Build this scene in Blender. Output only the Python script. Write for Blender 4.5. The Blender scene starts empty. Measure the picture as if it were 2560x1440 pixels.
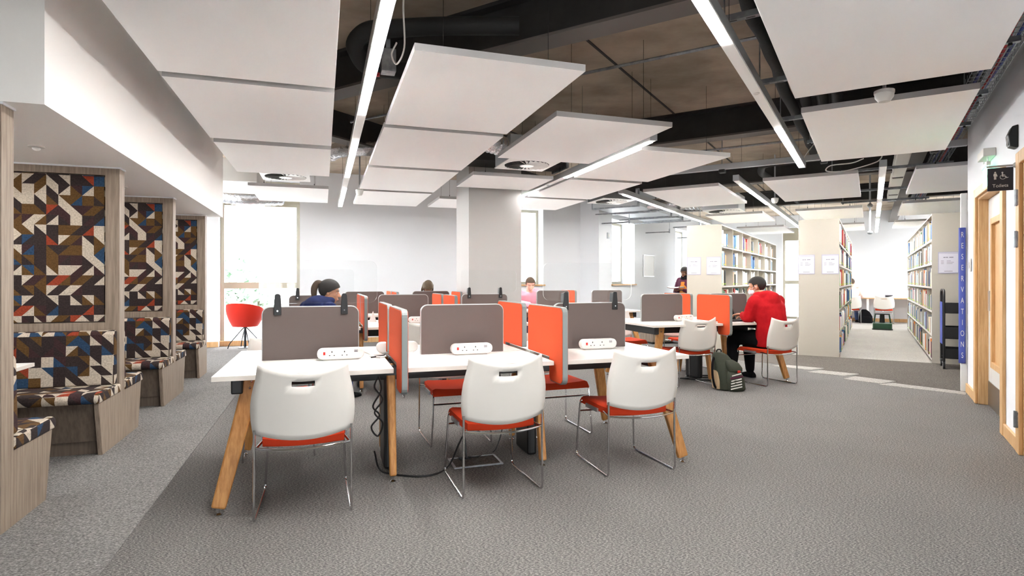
import bpy, bmesh, math, random
from mathutils import Vector, Matrix, Euler
random.seed(7)
S = bpy.context.scene
C = S.collection
# ------------------------------------------------------------------ camera
cam_d = bpy.data.cameras.new('camera'); cam = bpy.data.objects.new('camera', cam_d); C.objects.link(cam)
cam.location = (0, 0, 1.25); cam.rotation_euler = (math.pi/2, 0, 0)
cam_d.sensor_width = 36; cam_d.lens = 20.25; cam_d.shift_y = -18/2560; cam_d.clip_start = .05; cam_d.clip_end = 300
S.camera = cam
# ------------------------------------------------------------------ view, world, daylight
S.view_settings.view_transform = 'Standard'; S.view_settings.look = 'None'
S.view_settings.gamma = 1; S.view_settings.use_curve_mapping = False
S.view_settings.exposure = EXPOSURE = 0.57
SKY = 12.0          # bright overcast sky
LAMP = 100.0        # linear LED diffusers
cy = S.cycles; cy.max_bounces = 9; cy.diffuse_bounces = 8; cy.glossy_bounces = 3; cy.transmission_bounces = 4; cy.transparent_max_bounces = 8
cy.caustics_reflective = False; cy.caustics_refractive = False; cy.use_adaptive_sampling = True; cy.adaptive_threshold = .2; cy.adaptive_min_samples = 16; cy.sample_clamp_indirect = 0
W = bpy.data.worlds.new('World'); S.world = W; W.use_nodes = True
W.node_tree.nodes['Background'].inputs[0].default_value = (.93, .97, 1, 1)
W.node_tree.nodes['Background'].inputs[1].default_value = SKY
# ------------------------------------------------------------------ the two building grids
T1, T2 = math.radians(18.18), math.radians(31.95)
def G1(u, v, z=0): return Vector((u*math.cos(T1)-v*math.sin(T1), u*math.sin(T1)+v*math.cos(T1), z))
def G2(p, q, z=0): return Vector((p*math.cos(T2)+q*math.sin(T2), -p*math.sin(T2)+q*math.cos(T2), z))
R1, R2 = T1, -T2
# ------------------------------------------------------------------ materials
def lin(c):
    return tuple(((x/255)/12.92 if x <= 10 else (((x/255)+.055)/1.055)**2.4) for x in c)
MATS = {}
def mat(name, col, rough=.6, metal=0, noise=None, bump=0, bscale=60, spec=.5, trans=0, alpha=1, emit=0, sheen=0):
    """noise=(scale, second colour, stretch xyz)"""
    m = bpy.data.materials.new(name); m.use_nodes = True; MATS[name] = m
    nt = m.node_tree; b = nt.nodes['Principled BSDF']
    c = (*lin(col), 1)
    b.inputs['Base Color'].default_value = c
    b.inputs['Roughness'].default_value = rough; b.inputs['Metallic'].default_value = metal
    b.inputs['Specular IOR Level'].default_value = spec
    b.inputs['Transmission Weight'].default_value = trans
    b.inputs['Alpha'].default_value = alpha
    if sheen: b.inputs['Sheen Weight'].default_value = sheen
    if emit:
        b.inputs['Emission Color'].default_value = c; b.inputs['Emission Strength'].default_value = emit
    if noise or bump:
        tc = nt.nodes.new('ShaderNodeTexCoord'); mp = nt.nodes.new('ShaderNodeMapping')
        nt.links.new(tc.outputs['Object'], mp.inputs[0])
    if noise:
        sc, c2, st = noise
        mp.inputs['Scale'].default_value = st
        n = nt.nodes.new('ShaderNodeTexNoise'); n.inputs['Scale'].default_value = sc
        n.inputs['Detail'].default_value = 5; n.inputs['Roughness'].default_value = .6
        nt.links.new(mp.outputs[0], n.inputs['Vector'])
        r = nt.nodes.new('ShaderNodeValToRGB'); r.color_ramp.elements[0].position = .36; r.color_ramp.elements[1].position = .64
        r.color_ramp.elements[0].color = c; r.color_ramp.elements[1].color = (*lin(c2), 1)
        nt.links.new(n.outputs['Fac'], r.inputs[0]); nt.links.new(r.outputs[0], b.inputs['Base Color'])
    if bump:
        n2 = nt.nodes.new('ShaderNodeTexNoise'); n2.inputs['Scale'].default_value = bscale; n2.inputs['Detail'].default_value = 4
        nt.links.new(mp.outputs[0], n2.inputs['Vector'])
        bp = nt.nodes.new('ShaderNodeBump'); bp.inputs['Strength'].default_value = bump; bp.inputs['Distance'].default_value = .01
        nt.links.new(n2.outputs['Fac'], bp.inputs['Height']); nt.links.new(bp.outputs[0], b.inputs['Normal'])
    return m
def carpet(name, dark, light, mid, ang):
    m = bpy.data.materials.new(name); m.use_nodes = True; MATS[name] = m
    nt = m.node_tree; b = nt.nodes['Principled BSDF']; b.inputs['Roughness'].default_value = 1; b.inputs['Specular IOR Level'].default_value = .12
    tc = nt.nodes.new('ShaderNodeTexCoord'); mp = nt.nodes.new('ShaderNodeMapping')
    mp.inputs['Rotation'].default_value = (0, 0, ang); mp.inputs['Scale'].default_value = (1, 2.6, 1)
    nt.links.new(tc.outputs['Object'], mp.inputs[0])
    n = nt.nodes.new('ShaderNodeTexNoise'); n.inputs['Scale'].default_value = 84; n.inputs['Detail'].default_value = 5; n.inputs['Roughness'].default_value = .72
    nt.links.new(mp.outputs[0], n.inputs['Vector'])
    r = nt.nodes.new('ShaderNodeValToRGB'); e = r.color_ramp.elements
    e[0].position = .36; e[0].color = (*lin(dark), 1); e[1].position = .64; e[1].color = (*lin(light), 1)
    k = e.new(.5); k.color = (*lin(mid), 1)
    nt.links.new(n.outputs['Fac'], r.inputs[0])
    n3 = nt.nodes.new('ShaderNodeTexNoise'); n3.inputs['Scale'].default_value = 1.3; n3.inputs['Detail'].default_value = 2
    nt.links.new(tc.outputs['Object'], n3.inputs['Vector'])
    mx = nt.nodes.new('ShaderNodeMix'); mx.data_type = 'RGBA'; mx.blend_type = 'MULTIPLY'; mx.inputs[0].default_value = .22
    nt.links.new(r.outputs[0], mx.inputs[6]); nt.links.new(n3.outputs['Fac'], mx.inputs[7])
    nt.links.new(mx.outputs[2], b.inputs['Base Color'])
    bp = nt.nodes.new('ShaderNodeBump'); bp.inputs['Strength'].default_value = .4; bp.inputs['Distance'].default_value = .006
    nt.links.new(n.outputs['Fac'], bp.inputs['Height']); nt.links.new(bp.outputs[0], b.inputs['Normal'])
    return m
def triangles_fabric(name, cell=.076):
    m = bpy.data.materials.new(name); m.use_nodes = True; MATS[name] = m
    nt = m.node_tree; L = nt.links; b = nt.nodes['Principled BSDF']; b.inputs['Roughness'].default_value = .95; b.inputs['Specular IOR Level'].default_value = .15
    def N(t, **k):
        n = nt.nodes.new(t)
        for a, v in k.items(): setattr(n, a, v)
        return n
    def M(op, a, bb=None):
        n = N('ShaderNodeMath', operation=op)
        for i, x in enumerate((a, bb)):
            if x is None: continue
            if hasattr(x, 'links'): L.new(x, n.inputs[i])
            else: n.inputs[i].default_value = x
        return n.outputs[0]
    uv = N('ShaderNodeUVMap'); uv.uv_map = 'box'
    sp = N('ShaderNodeSeparateXYZ'); L.new(uv.outputs[0], sp.inputs[0])
    x = M('DIVIDE', sp.outputs[0], cell); y = M('DIVIDE', sp.outputs[1], cell)
    ix, iy = M('FLOOR', x), M('FLOOR', y); fx, fy = M('FRACT', x), M('FRACT', y)
    cv = N('ShaderNodeCombineXYZ'); L.new(ix, cv.inputs[0]); L.new(iy, cv.inputs[1])
    wn = N('ShaderNodeTexWhiteNoise', noise_dimensions='3D'); L.new(cv.outputs[0], wn.inputs['Vector'])
    flip = M('GREATER_THAN', wn.outputs['Value'], .5)
    fx2 = M('ABSOLUTE', M('SUBTRACT', fx, flip))           # mirrored cell
    side = M('GREATER_THAN', fx2, fy)
    # colour cell: neighbouring triangles share a random number along diagonals so that bands and diamonds appear
    sgn = M('SUBTRACT', 1.0, M('MULTIPLY', flip, 2.0))
    dg = M('ADD', M('ADD', ix, M('MULTIPLY', iy, sgn)), M('MULTIPLY', side, 1.0))
    dh = M('FLOOR', M('DIVIDE', M('SUBTRACT', ix, M('MULTIPLY', iy, sgn)), 2.0))
    c2 = N('ShaderNodeCombineXYZ'); L.new(dg, c2.inputs[0]); L.new(dh, c2.inputs[1]); L.new(M('ADD', M('MULTIPLY', flip, 7.0), 3.3), c2.inputs[2])
    w2 = N('ShaderNodeTexWhiteNoise', noise_dimensions='3D'); L.new(c2.outputs[0], w2.inputs['Vector'])
    r = N('ShaderNodeValToRGB'); r.color_ramp.interpolation = 'CONSTANT'; e = r.color_ramp.elements
    pal = [(0, (56, 48, 49)), (.22, (201, 190, 176)), (.38, (58, 50, 50)), (.52, (98, 73, 44)), (.70, (66, 48, 50)), (.79, (48, 72, 102)), (.85, (200, 190, 176)), (.965, (150, 66, 46))]
    e[0].position, e[0].color = 0, (*lin(pal[0][1]), 1); e[1].position, e[1].color = pal[1][0], (*lin(pal[1][1]), 1)
    for ps, c in pal[2:]:
        k = e.new(ps); k.color = (*lin(c), 1)
    L.new(w2.outputs['Value'], r.inputs[0])
    n = N('ShaderNodeTexNoise'); n.inputs['Scale'].default_value = 90; n.inputs['Detail'].default_value = 3; L.new(uv.outputs[0], n.inputs['Vector'])
    rr = N('ShaderNodeValToRGB'); rr.color_ramp.elements[0].position = .3; rr.color_ramp.elements[0].color = (.62, .6, .58, 1); rr.color_ramp.elements[1].position = .7; rr.color_ramp.elements[1].color = (1.0, .97, .93, 1)
    L.new(n.outputs['Fac'], rr.inputs[0])
    mx = N('ShaderNodeMix', data_type='RGBA', blend_type='MULTIPLY'); mx.inputs[0].default_value = 1
    L.new(r.outputs[0], mx.inputs[6]); L.new(rr.outputs[0], mx.inputs[7]); L.new(mx.outputs[2], b.inputs['Base Color'])
    return m
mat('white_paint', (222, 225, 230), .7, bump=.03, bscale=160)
mat('column_paint_shaded', (182, 180, 178), .7, bump=.03, bscale=160)  # white column paint, greyed to carry the shade on its front
mat('bulkhead_paint', (244, 242, 240), .75)
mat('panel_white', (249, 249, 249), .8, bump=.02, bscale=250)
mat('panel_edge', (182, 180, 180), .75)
mat('concrete', (190, 174, 156), .9, noise=(.9, (146, 132, 116), (1, 1.3, 1)), bump=.15, bscale=6)
mat('beam_dark', (52, 50, 50), .6, noise=(3, (40, 39, 39), (1, 1, 1)))
mat('beam_flange_lit', (98, 92, 88), .6)  # same dark steel as the web, lightened for light bounced from below
mat('black_foam', (24, 24, 25), .75, bump=.4, bscale=25)
mat('galvanised', (168, 172, 176), .38, .85, noise=(14, (132, 136, 142), (1, 1, 1)))
mat('duct_grey', (186, 191, 196), .45, .35)
mat('foil', (222, 224, 228), .22, .95, bump=1, bscale=28)
mat('white_metal', (242, 242, 240), .4)
mat('aluminium', (196, 196, 196), .35, .75)
mat('diffuser_lit', (255, 253, 250), .5, emit=LAMP)
mat('exit_lit', (150, 255, 205), .5, emit=3.0)
mat('frame_beige', (172, 166, 148), .5)
mat('white_laminate', (228, 226, 222), .35, bump=.01)
mat('laminate_edge', (212, 206, 198), .5)
mat('black_steel', (26, 26, 27), .45)
mat('black_plastic', (17, 17, 18), .4)
mat('oak_leg', (186, 133, 72), .5, noise=(5, (160, 106, 50), (14, 14, 1.2)), bump=.06, bscale=30)
mat('oak_pale', (214, 176, 128), .5, noise=(4, (192, 150, 100), (14, 14, 1.0)), bump=.05, bscale=30)
mat('grey_oak', (152, 136, 120), .6, noise=(4, (122, 107, 93), (13, 13, .8)), bump=.06, bscale=30)
mat('grey_oak_dark', (112, 98, 86), .6, noise=(4, (92, 80, 70), (13, 13, .8)))
mat('taupe_fabric', (100, 90, 87), .95, bump=.25, bscale=500, spec=.15)
mat('orange_fabric', (204, 84, 50), .9, bump=.2, bscale=500, spec=.15)
mat('silver_edge', (176, 178, 178), .35, .6)
mat('grey_edge', (128, 134, 134), .45, .3)
mat('white_plastic', (212, 210, 206), .42)
mat('chair_shell', (213, 209, 203), .45, bump=.05, bscale=900)
mat('seat_red', (192, 60, 32), .9, bump=.2, bscale=400, spec=.15)
mat('chrome', (205, 205, 205), .12, 1)
mat('red_switch', (190, 40, 30), .4)
mat('dark_hole', (28, 26, 26), .6)
mat('blue_mark', (70, 80, 160), .5)
mat('tub_red', (196, 40, 24), .9, sheen=.3, spec=.15)
mat('tub_leg', (44, 50, 56), .4, .5)
mat('shelf_cream', (178, 172, 160), .5)
mat('shelf_white', (228, 226, 220), .45)
mat('paper', (204, 202, 212), .6)
mat('print_grey', (120, 118, 128), .7)
mat('holder_edge', (160, 158, 178), .4)
mat('navy_sign', (24, 27, 40), .35)
mat('blue_banner', (72, 86, 168), .55)
mat('door_white', (214, 214, 212), .45)
mat('kick_plate', (140, 130, 118), .35, .8)
mat('backpack_green', (44, 48, 36), .85, bump=.3, bscale=120)
mat('backpack_tan', (176, 150, 116), .8)
mat('hoodie_red', (180, 26, 32), .9, noise=(9, (160, 18, 25), (1, 1, 1)), bump=.9, bscale=7, spec=.15)
mat('hoodie_navy', (30, 38, 78), .9, bump=.8, bscale=7, spec=.15)
mat('shirt_pink', (226, 160, 176), .9, bump=.15, bscale=14)
mat('maroon_cloth', (78, 24, 52), .9, bump=.2, bscale=14)
mat('mustard_cloth', (190, 118, 40), .9, bump=.2, bscale=14)
mat('black_cloth', (20, 20, 22), .92, bump=.15, bscale=14, spec=.1)
mat('denim', (48, 66, 104), .9)
mat('pale_cloth', (232, 208, 196), .9)
mat('skin_tan', (198, 148, 116), .55, noise=(20, (188, 134, 104), (1, 1, 1)))
mat('skin_pale', (230, 184, 162), .55, noise=(20, (222, 168, 148), (1, 1, 1)))
mat('skin_deep', (120, 82, 60), .55)
mat('hair_dark', (20, 16, 14), .7, noise=(40, (34, 27, 22), (4, 4, 1)), bump=.4, bscale=90)
mat('hair_brown', (84, 64, 46), .7, noise=(40, (60, 45, 32), (4, 4, 1)), bump=.4, bscale=90)
mat('hair_braid', (48, 36, 26), .6, noise=(30, (98, 78, 44), (9, 9, .6)), bump=.5, bscale=60)
mat('mask_white', (226, 226, 234), .8)
mat('eye_white', (235, 232, 228), .3)
mat('lip', (190, 108, 100), .5)
mat('bottle_clear', (196, 214, 222), .15, trans=.35)
mat('screen_dark', (16, 18, 22), .2)
mat('stool_green', (18, 62, 38), .4)
mat('lime_label', (186, 222, 70), .6)
mat('glass', (245, 250, 250), .02, trans=1, spec=.4)
mat('leaf_glare', (152, 170, 152), .9, noise=(3, (124, 148, 126), (1, 1, 1)))  # foliage green paled in the colour to look overexposed by daylight
mat('bark', (170, 160, 150), .9)
mat('paving', (222, 220, 216), .9, noise=(2, (210, 208, 204), (1, 1, 1)))
mat('far_brick', (190, 196, 206), .8)
mat('far_glass', (96, 130, 178), .2)
mat('red_tape', (196, 22, 34), .5)
mat('insulation_white', (232, 230, 224), .5)
MATS['glass'].node_tree.nodes['Principled BSDF'].inputs['IOR'].default_value = 1.02
def acrylic():
    m = bpy.data.materials.new('acrylic'); m.use_nodes = True; nt = m.node_tree; MATS['acrylic'] = m
    nt.nodes.remove(nt.nodes['Principled BSDF']); o = nt.nodes['Material Output']
    t = nt.nodes.new('ShaderNodeBsdfTransparent'); t.inputs[0].default_value = (.985, .99, .99, 1)
    g = nt.nodes.new('ShaderNodeBsdfGlossy'); g.inputs['Roughness'].default_value = .03
    lw = nt.nodes.new('ShaderNodeLayerWeight'); pw = nt.nodes.new('ShaderNodeMath'); pw.operation = 'POWER'; pw.inputs[1].default_value = 4
    f = nt.nodes.new('ShaderNodeMath'); f.operation = 'MULTIPLY_ADD'; f.inputs[1].default_value = .2; f.inputs[2].default_value = .02
    nt.links.new(lw.outputs['Facing'], pw.inputs[0]); nt.links.new(pw.outputs[0], f.inputs[0])
    x = nt.nodes.new('ShaderNodeMixShader')
    nt.links.new(f.outputs[0], x.inputs[0]); nt.links.new(t.outputs[0], x.inputs[1]); nt.links.new(g.outputs[0], x.inputs[2]); nt.links.new(x.outputs[0], o.inputs[0])
    w = m.copy(); w.name = 'window_glass'; MATS['window_glass'] = w
acrylic()
mat('acrylic_edge', (236, 242, 242), .2)
carpet('carpet_main', (62, 61, 61), (175, 171, 165), (113, 111, 109), .5)
carpet('carpet_strip', (70, 69, 69), (178, 175, 171), (121, 119, 117), .5)
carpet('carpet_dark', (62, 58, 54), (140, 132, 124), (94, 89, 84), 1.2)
carpet('carpet_pale', (112, 109, 105), (208, 203, 196), (164, 160, 155), 1.2)
triangles_fabric('tri_fabric')
# ------------------------------------------------------------------ mesh helpers
class MB:
    def __init__(s): s.v, s.f, s.m = [], [], []
    def add(s, vs, fs, m=0):
        o = len(s.v); s.v += [tuple(x) for x in vs]; s.f += [tuple(i+o for i in f) for f in fs]; s.m += [m]*len(fs); return s
    def box(s, x0, x1, y0, y1, z0, z1, m=0):
        return s.add([(x0,y0,z0),(x1,y0,z0),(x1,y1,z0),(x0,y1,z0),(x0,y0,z1),(x1,y0,z1),(x1,y1,z1),(x0,y1,z1)],
                     [(0,3,2,1),(4,5,6,7),(0,1,5,4),(1,2,6,5),(2,3,7,6),(3,0,4,7)], m)
    def bar(s, a, b, w, d, up=(0,0,1), m=0, w2=None, d2=None):
        """rectangular bar from a to b, w across, d along the other side axis"""
        a, b = Vector(a), Vector(b); t = (b-a).normalized(); x = t.cross(Vector(up))
        if x.length < 1e-4: x = t.cross(Vector((0,1,0)))
        x.normalize(); y = x.cross(t); w2 = w if w2 is None else w2; d2 = d if d2 is None else d2
        vs = [c+x*sx*ww/2+y*sy*dd/2 for c, ww, dd in ((a,w,d),(b,w2,d2)) for sx, sy in ((-1,-1),(1,-1),(1,1),(-1,1))]
        return s.add(vs, [(0,1,2,3),(7,6,5,4),(0,4,5,1),(1,5,6,2),(2,6,7,3),(3,7,4,0)], m)
    def prism(s, poly, a, b, axis='z', m=0):
        n = len(poly)
        f = {'z': lambda p, h: (p[0], p[1], h), 'y': lambda p, h: (p[0], h, p[1]), 'x': lambda p, h: (h, p[0], p[1])}[axis]
        vs = [f(p, a) for p in poly]+[f(p, b) for p in poly]
        return s.add(vs, [tuple(range(n))[::-1], tuple(range(n, 2*n))]+[(i, (i+1) % n, n+(i+1) % n, n+i) for i in range(n)], m)
    def tube(s, pts, r, n=8, m=0, caps=True, closed=False):
        pts = [Vector(p) for p in pts]; k = len(pts); rs = r if isinstance(r, (list, tuple)) else [r]*k
        vs, fs = [], []; pv = None
        for i, p in enumerate(pts):
            t = (pts[(i+1) % k]-pts[i-1]) if closed else (pts[min(i+1, k-1)]-pts[max(i-1, 0)])
            t.normalize()
            if pv is None:
                x = t.cross(Vector((0,0,1)))
                if x.length < .05: x = t.cross(Vector((0,1,0)))
            else: x = pv-t*pv.dot(t)
            x.normalize(); pv = x; y = t.cross(x)
            vs += [p+(x*math.cos(a)+y*math.sin(a))*rs[i] for a in (2*math.pi*j/n for j in range(n))]
        for i in range(k if closed else k-1):
            for j in range(n):
                a, b = i*n+j, i*n+(j+1) % n; c, d = ((i+1) % k)*n+(j+1) % n, ((i+1) % k)*n+j
                fs.append((a, d, c, b))
        if caps and not closed: fs += [tuple(range(n)), tuple(range((k-1)*n, k*n))[::-1]]
        return s.add(vs, fs, m)
    def lathe(s, prof, c=(0,0,0), n=20, m=0, sx=1, sy=1):
        k = len(prof); vs = [(c[0]+r*sx*math.cos(2*math.pi*j/n), c[1]+r*sy*math.sin(2*math.pi*j/n), c[2]+z) for r, z in prof for j in range(n)]
        fs = [(i*n+j, i*n+(j+1) % n, (i+1)*n+(j+1) % n, (i+1)*n+j) for i in range(k-1) for j in range(n)]
        fs += [tuple(range(n))[::-1], tuple(range((k-1)*n, k*n))]
        return s.add(vs, fs, m)
    def ball(s, c, r, n=12, m=0, sc=(1,1,1)):
        k = max(5, n//2+1); pr = [(max(1e-4, r*math.sin(math.pi*i/(k-1))), -r*math.cos(math.pi*i/(k-1))) for i in range(k)]
        o = len(s.v); s.lathe(pr, (0,0,0), n, m)
        for i in range(o, len(s.v)): v = s.v[i]; s.v[i] = (c[0]+v[0]*sc[0], c[1]+v[1]*sc[1], c[2]+v[2]*sc[2])
        return s
    def xf(s, M):
        s.v = [tuple(M @ Vector(v)) for v in s.v]; return s
def me_from(mb, name, mats, smooth=False, uv=False):
    me = bpy.data.meshes.new(name); me.from_pydata(mb.v, [], mb.f); me.update()
    for k in mats: me.materials.append(MATS[k])
    if any(mb.m): me.polygons.foreach_set('material_index', mb.m)
    if smooth:
        me.polygons.foreach_set('use_smooth', [True]*len(me.polygons)); me.set_sharp_from_angle(angle=math.radians(40))
    if uv: box_uv(me)
    return me
def box_uv(me):
    l = me.uv_layers.new(name='box')
    for p in me.polygons:
        n = p.normal; a = max(range(3), key=lambda i: abs(n[i]))
        for li in p.loop_indices:
            v = me.vertices[me.loops[li].vertex_index].co
            l.data[li].uv = ((v.y, v.z), (v.x, v.z), (v.x, v.y))[a]
def link(name, me, parent=None, loc=None, rz=0, bevel=0, seg=2):
    o = bpy.data.objects.new(name, me); C.objects.link(o)
    if parent: o.parent = parent
    if loc is not None: o.location = loc
    if rz: o.rotation_euler = (0, 0, rz)
    if bevel:
        b = o.modifiers.new('bevel', 'BEVEL'); b.width = bevel; b.segments = seg; b.limit_method = 'ANGLE'; b.angle_limit = .6
    return o
def ob(name, mb, mats, parent=None, loc=None, rz=0, bevel=0, smooth=False, uv=False, seg=2):
    return link(name, me_from(mb, name, [mats] if isinstance(mats, str) else mats, smooth, uv), parent, loc, rz, bevel, seg)
def tag(o, label, cat, group=None):
    o['label'] = label; o['category'] = cat
    if group: o['group'] = group
    return o
def thing(name, label, cat, loc=(0,0,0), rz=0, group=None):
    o = bpy.data.objects.new(name, None); C.objects.link(o); o.empty_display_size = .1
    o.location = loc; o.rotation_euler = (0, 0, rz); return tag(o, label, cat, group)
def struct(o, label=None):
    o['kind'] = 'structure'
    if label: o['label'] = label
    return o
def copy_tree(o, parent=None):
    c = o.copy(); C.objects.link(c); c.parent = parent
    for ch in list(o.children): copy_tree(ch, c)
    return c
def rrect(x0, x1, y0, y1, r, n=5):
    rs = r if isinstance(r, (list, tuple)) else [r]*4      # bl, br, tr, tl
    out = []
    for (cx, cy, a0), q in zip(((x0, y0, 180), (x1, y0, 270), (x1, y1, 0), (x0, y1, 90)), rs):
        if q <= 0: out.append((cx, cy)); continue
        mx, my = cx+(q if cx == x0 else -q), cy+(q if cy == y0 else -q)
        out += [(mx+q*math.cos(math.radians(a0+90*i/n)), my+q*math.sin(math.radians(a0+90*i/n))) for i in range(n+1)]
    return out
def smooth_path(pts, n=6):
    """Catmull-Rom through pts"""
    P = [Vector(p) for p in pts]; P = [P[0]*2-P[1]]+P+[P[-1]*2-P[-2]]; out = []
    for i in range(1, len(P)-2):
        for k in range(n):
            t = k/n; a, b, c, d = P[i-1:i+3]
            out.append(.5*((2*b)+(c-a)*t+(2*a-5*b+4*c-d)*t*t+(3*b-a-3*c+d)*t**3))
    return out+[P[-2]]
def fillet(pts, r=.04, n=4):
    """round the corners of a polyline"""
    P = [Vector(p) for p in pts]; out = [P[0]]
    for i in range(1, len(P)-1):
        a, b = (P[i-1]-P[i]), (P[i+1]-P[i]); d = min(r, a.length*.45, b.length*.45)
        s, e = P[i]+a.normalized()*d, P[i]+b.normalized()*d
        out += [(1-t)**2*s+2*(1-t)*t*P[i]+t*t*e for t in (k/n for k in range(n+1))]
    return out+[P[-1]]
ORD = ['first', 'second', 'third', 'fourth', 'fifth', 'sixth', 'seventh', 'eighth', 'ninth', 'tenth', 'eleventh', 'twelfth', 'thirteenth', 'fourteenth']
# ------------------------------------------------------------------ room shell
def isect_v_p(v, p):          # world point where grid-1 line v meets grid-2 line p
    a = Vector((-math.sin(T1), math.cos(T1))); b = Vector((math.cos(T2), -math.sin(T2)))
    d = a.x*b.y-a.y*b.x
    return Vector(((v*b.y-a.y*p)/d, (a.x*p-v*b.x)/d, 0))
OUT = [G1(-4.4, -4.7), G2(5.2, -3.2), G2(5.2, 2.8), G2(1.17, 2.8), G2(1.17, 8.3), G2(3.6, 8.3), G2(3.6, 21.3), G2(-5.67, 21.3), isect_v_p(12.45, -5.67), G1(-4.4, 12.45)]
outline = [(p.x, p.y) for p in OUT]
floor = struct(ob('floor', MB().prism(outline, -.12, 0), 'carpet_main'), 'grey flecked carpet over the whole reading room')
ceiling = struct(ob('ceiling', MB().prism(outline, 3.4, 3.6), 'concrete'), 'bare concrete soffit above the hung panels')
ground = struct(ob('ground', MB().box(-60, 60, -40, 90, -.5, -.4), 'paving'), 'pale paving outside the windows')
def openings(a0, a1, t0, t1, h, ops, along='x'):
    mb = MB(); xs = sorted({a0, a1, *[o[0] for o in ops], *[o[1] for o in ops]})
    for x0, x1 in zip(xs, xs[1:]):
        op = [o for o in ops if o[0] <= x0+1e-6 and o[1] >= x1-1e-6]
        zz = [(0, h)] if not op else [(0, op[0][2]), (op[0][3], h)]
        for z0, z1 in zz:
            if z1-z0 < .01: continue
            if along == 'x': mb.box(x0, x1, t0, t1, z0, z1)
            else: mb.box(t0, t1, x0, x1, z0, z1)
    return mb
CZ = 3.41
wall_back = struct(ob('wall_back', openings(-4.4, 5.62, 12.05, 12.45, CZ, [(-1.87, -.43, 0, 3.2), (3.2, 4.69, 1.17, 2.86)]), 'white_paint', rz=R1), 'white wall behind the desks with tall window')
wall_diag = struct(ob('wall_diagonal', openings(12.03, 21.3, -5.67, -5.2, CZ, [(12.8, 14.34, 1.17, 2.72), (18.0, 19.8, 0, 2.9)], 'y'), 'white_paint', rz=R2), 'white wall running back towards the bookcases')
wall_end = struct(ob('wall_end', openings(-5.2, 3.6, 20.9, 21.3, CZ, [(-2.5, -.9, 0, 3.0)]), 'white_paint', rz=R2), 'white end wall behind the bookcases')
wall_right = struct(ob('wall_right', openings(3.0, 8.2, .92, 1.17, CZ, [(4.5, 5.43, 0, 2.1), (6.13, 7.48, 0, 2.1)], 'y'), 'white_paint', rz=R2), 'white wall with oak doors')
struct(ob('wall_toilet', MB().box(1.17, 3.6, 8.1, 8.3, 0, CZ), 'white_paint', rz=R2), 'white wall round the corner past the doors')
struct(ob('wall_far_right', openings(8.3, 21.3, 3.4, 3.6, CZ, [(18.6, 20.6, .15, 2.9)], 'y'), 'white_paint', rz=R2), 'white side wall beyond the right bookcase')
struct(ob('wall_left', openings(-4.7, 12.45, -4.4, -4.2, CZ, [(9.5, 11.1, .15, 2.7)], 'y'), 'white_paint', rz=R1), 'white wall at the back of the booths')
# behind the photographer: unseen walls, their low openings added as fill light
def seg_wall(name, a, b, ops, label, z1=CZ, th=.2):
    d = (b-a); L = d.length
    return struct(ob(name, openings(0, L, 0, th, z1, ops), 'white_paint', loc=a, rz=math.atan2(d.y, d.x)), label)
ra, rb = G1(-4.2, -4.5), G2(5.0, -3.0); RL = (rb-ra).length
seg_wall('wall_rear', ra, rb, [(1.8, RL-1.8, .05, 1.5)], 'white wall with an opening added for fill light behind the photographer')
sa, sb = G2(5.0, -3.0), G2(5.0, 2.8); SL = (sb-sa).length
seg_wall('wall_side', sa, sb, [(1.8, SL-1.8, .05, 1.5)], 'white wall with an opening added for fill light beside the photographer')
struct(ob('wall_return', MB().box(1.17, 5.2, 2.8, 3.0, 0, CZ), 'white_paint', rz=R2), 'white wall closing the toilet block')
# column between the desk rows
KZ = struct(ob('column', MB().box(2.07, 2.90, 8.37, 9.20, 0, CZ), 'column_paint_shaded', rz=R1), 'square white painted column between the desk rows')
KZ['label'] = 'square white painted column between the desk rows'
# booth bulkhead with lowered ceiling
bulk = struct(ob('ceiling_bulkhead', MB().box(-4.2, -1.32, 3.46, 8.86, 2.13, CZ), 'bulkhead_paint', rz=R1), 'white boxed-in bulkhead over the booths')
# carpet pieces laid into the floor
ob('carpet_strip', MB().prism([(-1.9, -4), (-.9, -4), (-.9, 12.0), (-1.9, 12.0)], 0, .003), 'carpet_strip', floor, rz=R1)
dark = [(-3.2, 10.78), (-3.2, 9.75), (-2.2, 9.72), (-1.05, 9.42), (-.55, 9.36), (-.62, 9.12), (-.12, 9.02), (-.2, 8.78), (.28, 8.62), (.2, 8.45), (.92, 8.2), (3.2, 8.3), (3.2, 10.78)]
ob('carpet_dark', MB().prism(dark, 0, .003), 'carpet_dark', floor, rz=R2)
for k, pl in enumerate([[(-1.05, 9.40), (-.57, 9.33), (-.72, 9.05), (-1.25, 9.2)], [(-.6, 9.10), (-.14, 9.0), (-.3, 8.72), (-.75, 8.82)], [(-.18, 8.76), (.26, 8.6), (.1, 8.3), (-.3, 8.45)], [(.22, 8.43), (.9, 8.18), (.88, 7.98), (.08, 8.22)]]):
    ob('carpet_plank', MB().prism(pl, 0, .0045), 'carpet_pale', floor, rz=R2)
ob('carpet_aisle', MB().prism([(-2.28, 10.78), (3.4, 10.78), (3.4, 20.9), (-2.28, 20.9)], 0, .002), 'carpet_pale', floor, rz=R2)
# baseboards
def base(name, x0, x1, y0, y1, rz): return struct(ob(name, MB().box(x0, x1, y0, y1, 0, .1), 'oak_pale', rz=rz, bevel=.004), 'pale oak skirting board')
base('baseboard_back', -4.2, -1.87, 12.03, 12.05, R1); base('baseboard_middle', -.43, 5.6, 12.03, 12.05, R1)
base('baseboard_window', -1.87, -.43, 12.16, 12.2, R1)
base('baseboard_right', .90, .92, 7.58, 8.2, R2); base('baseboard_near', .90, .92, 5.52, 6.03, R2)
base('baseboard_end', -.85, 3.4, 20.88, 20.9, R2)
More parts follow.
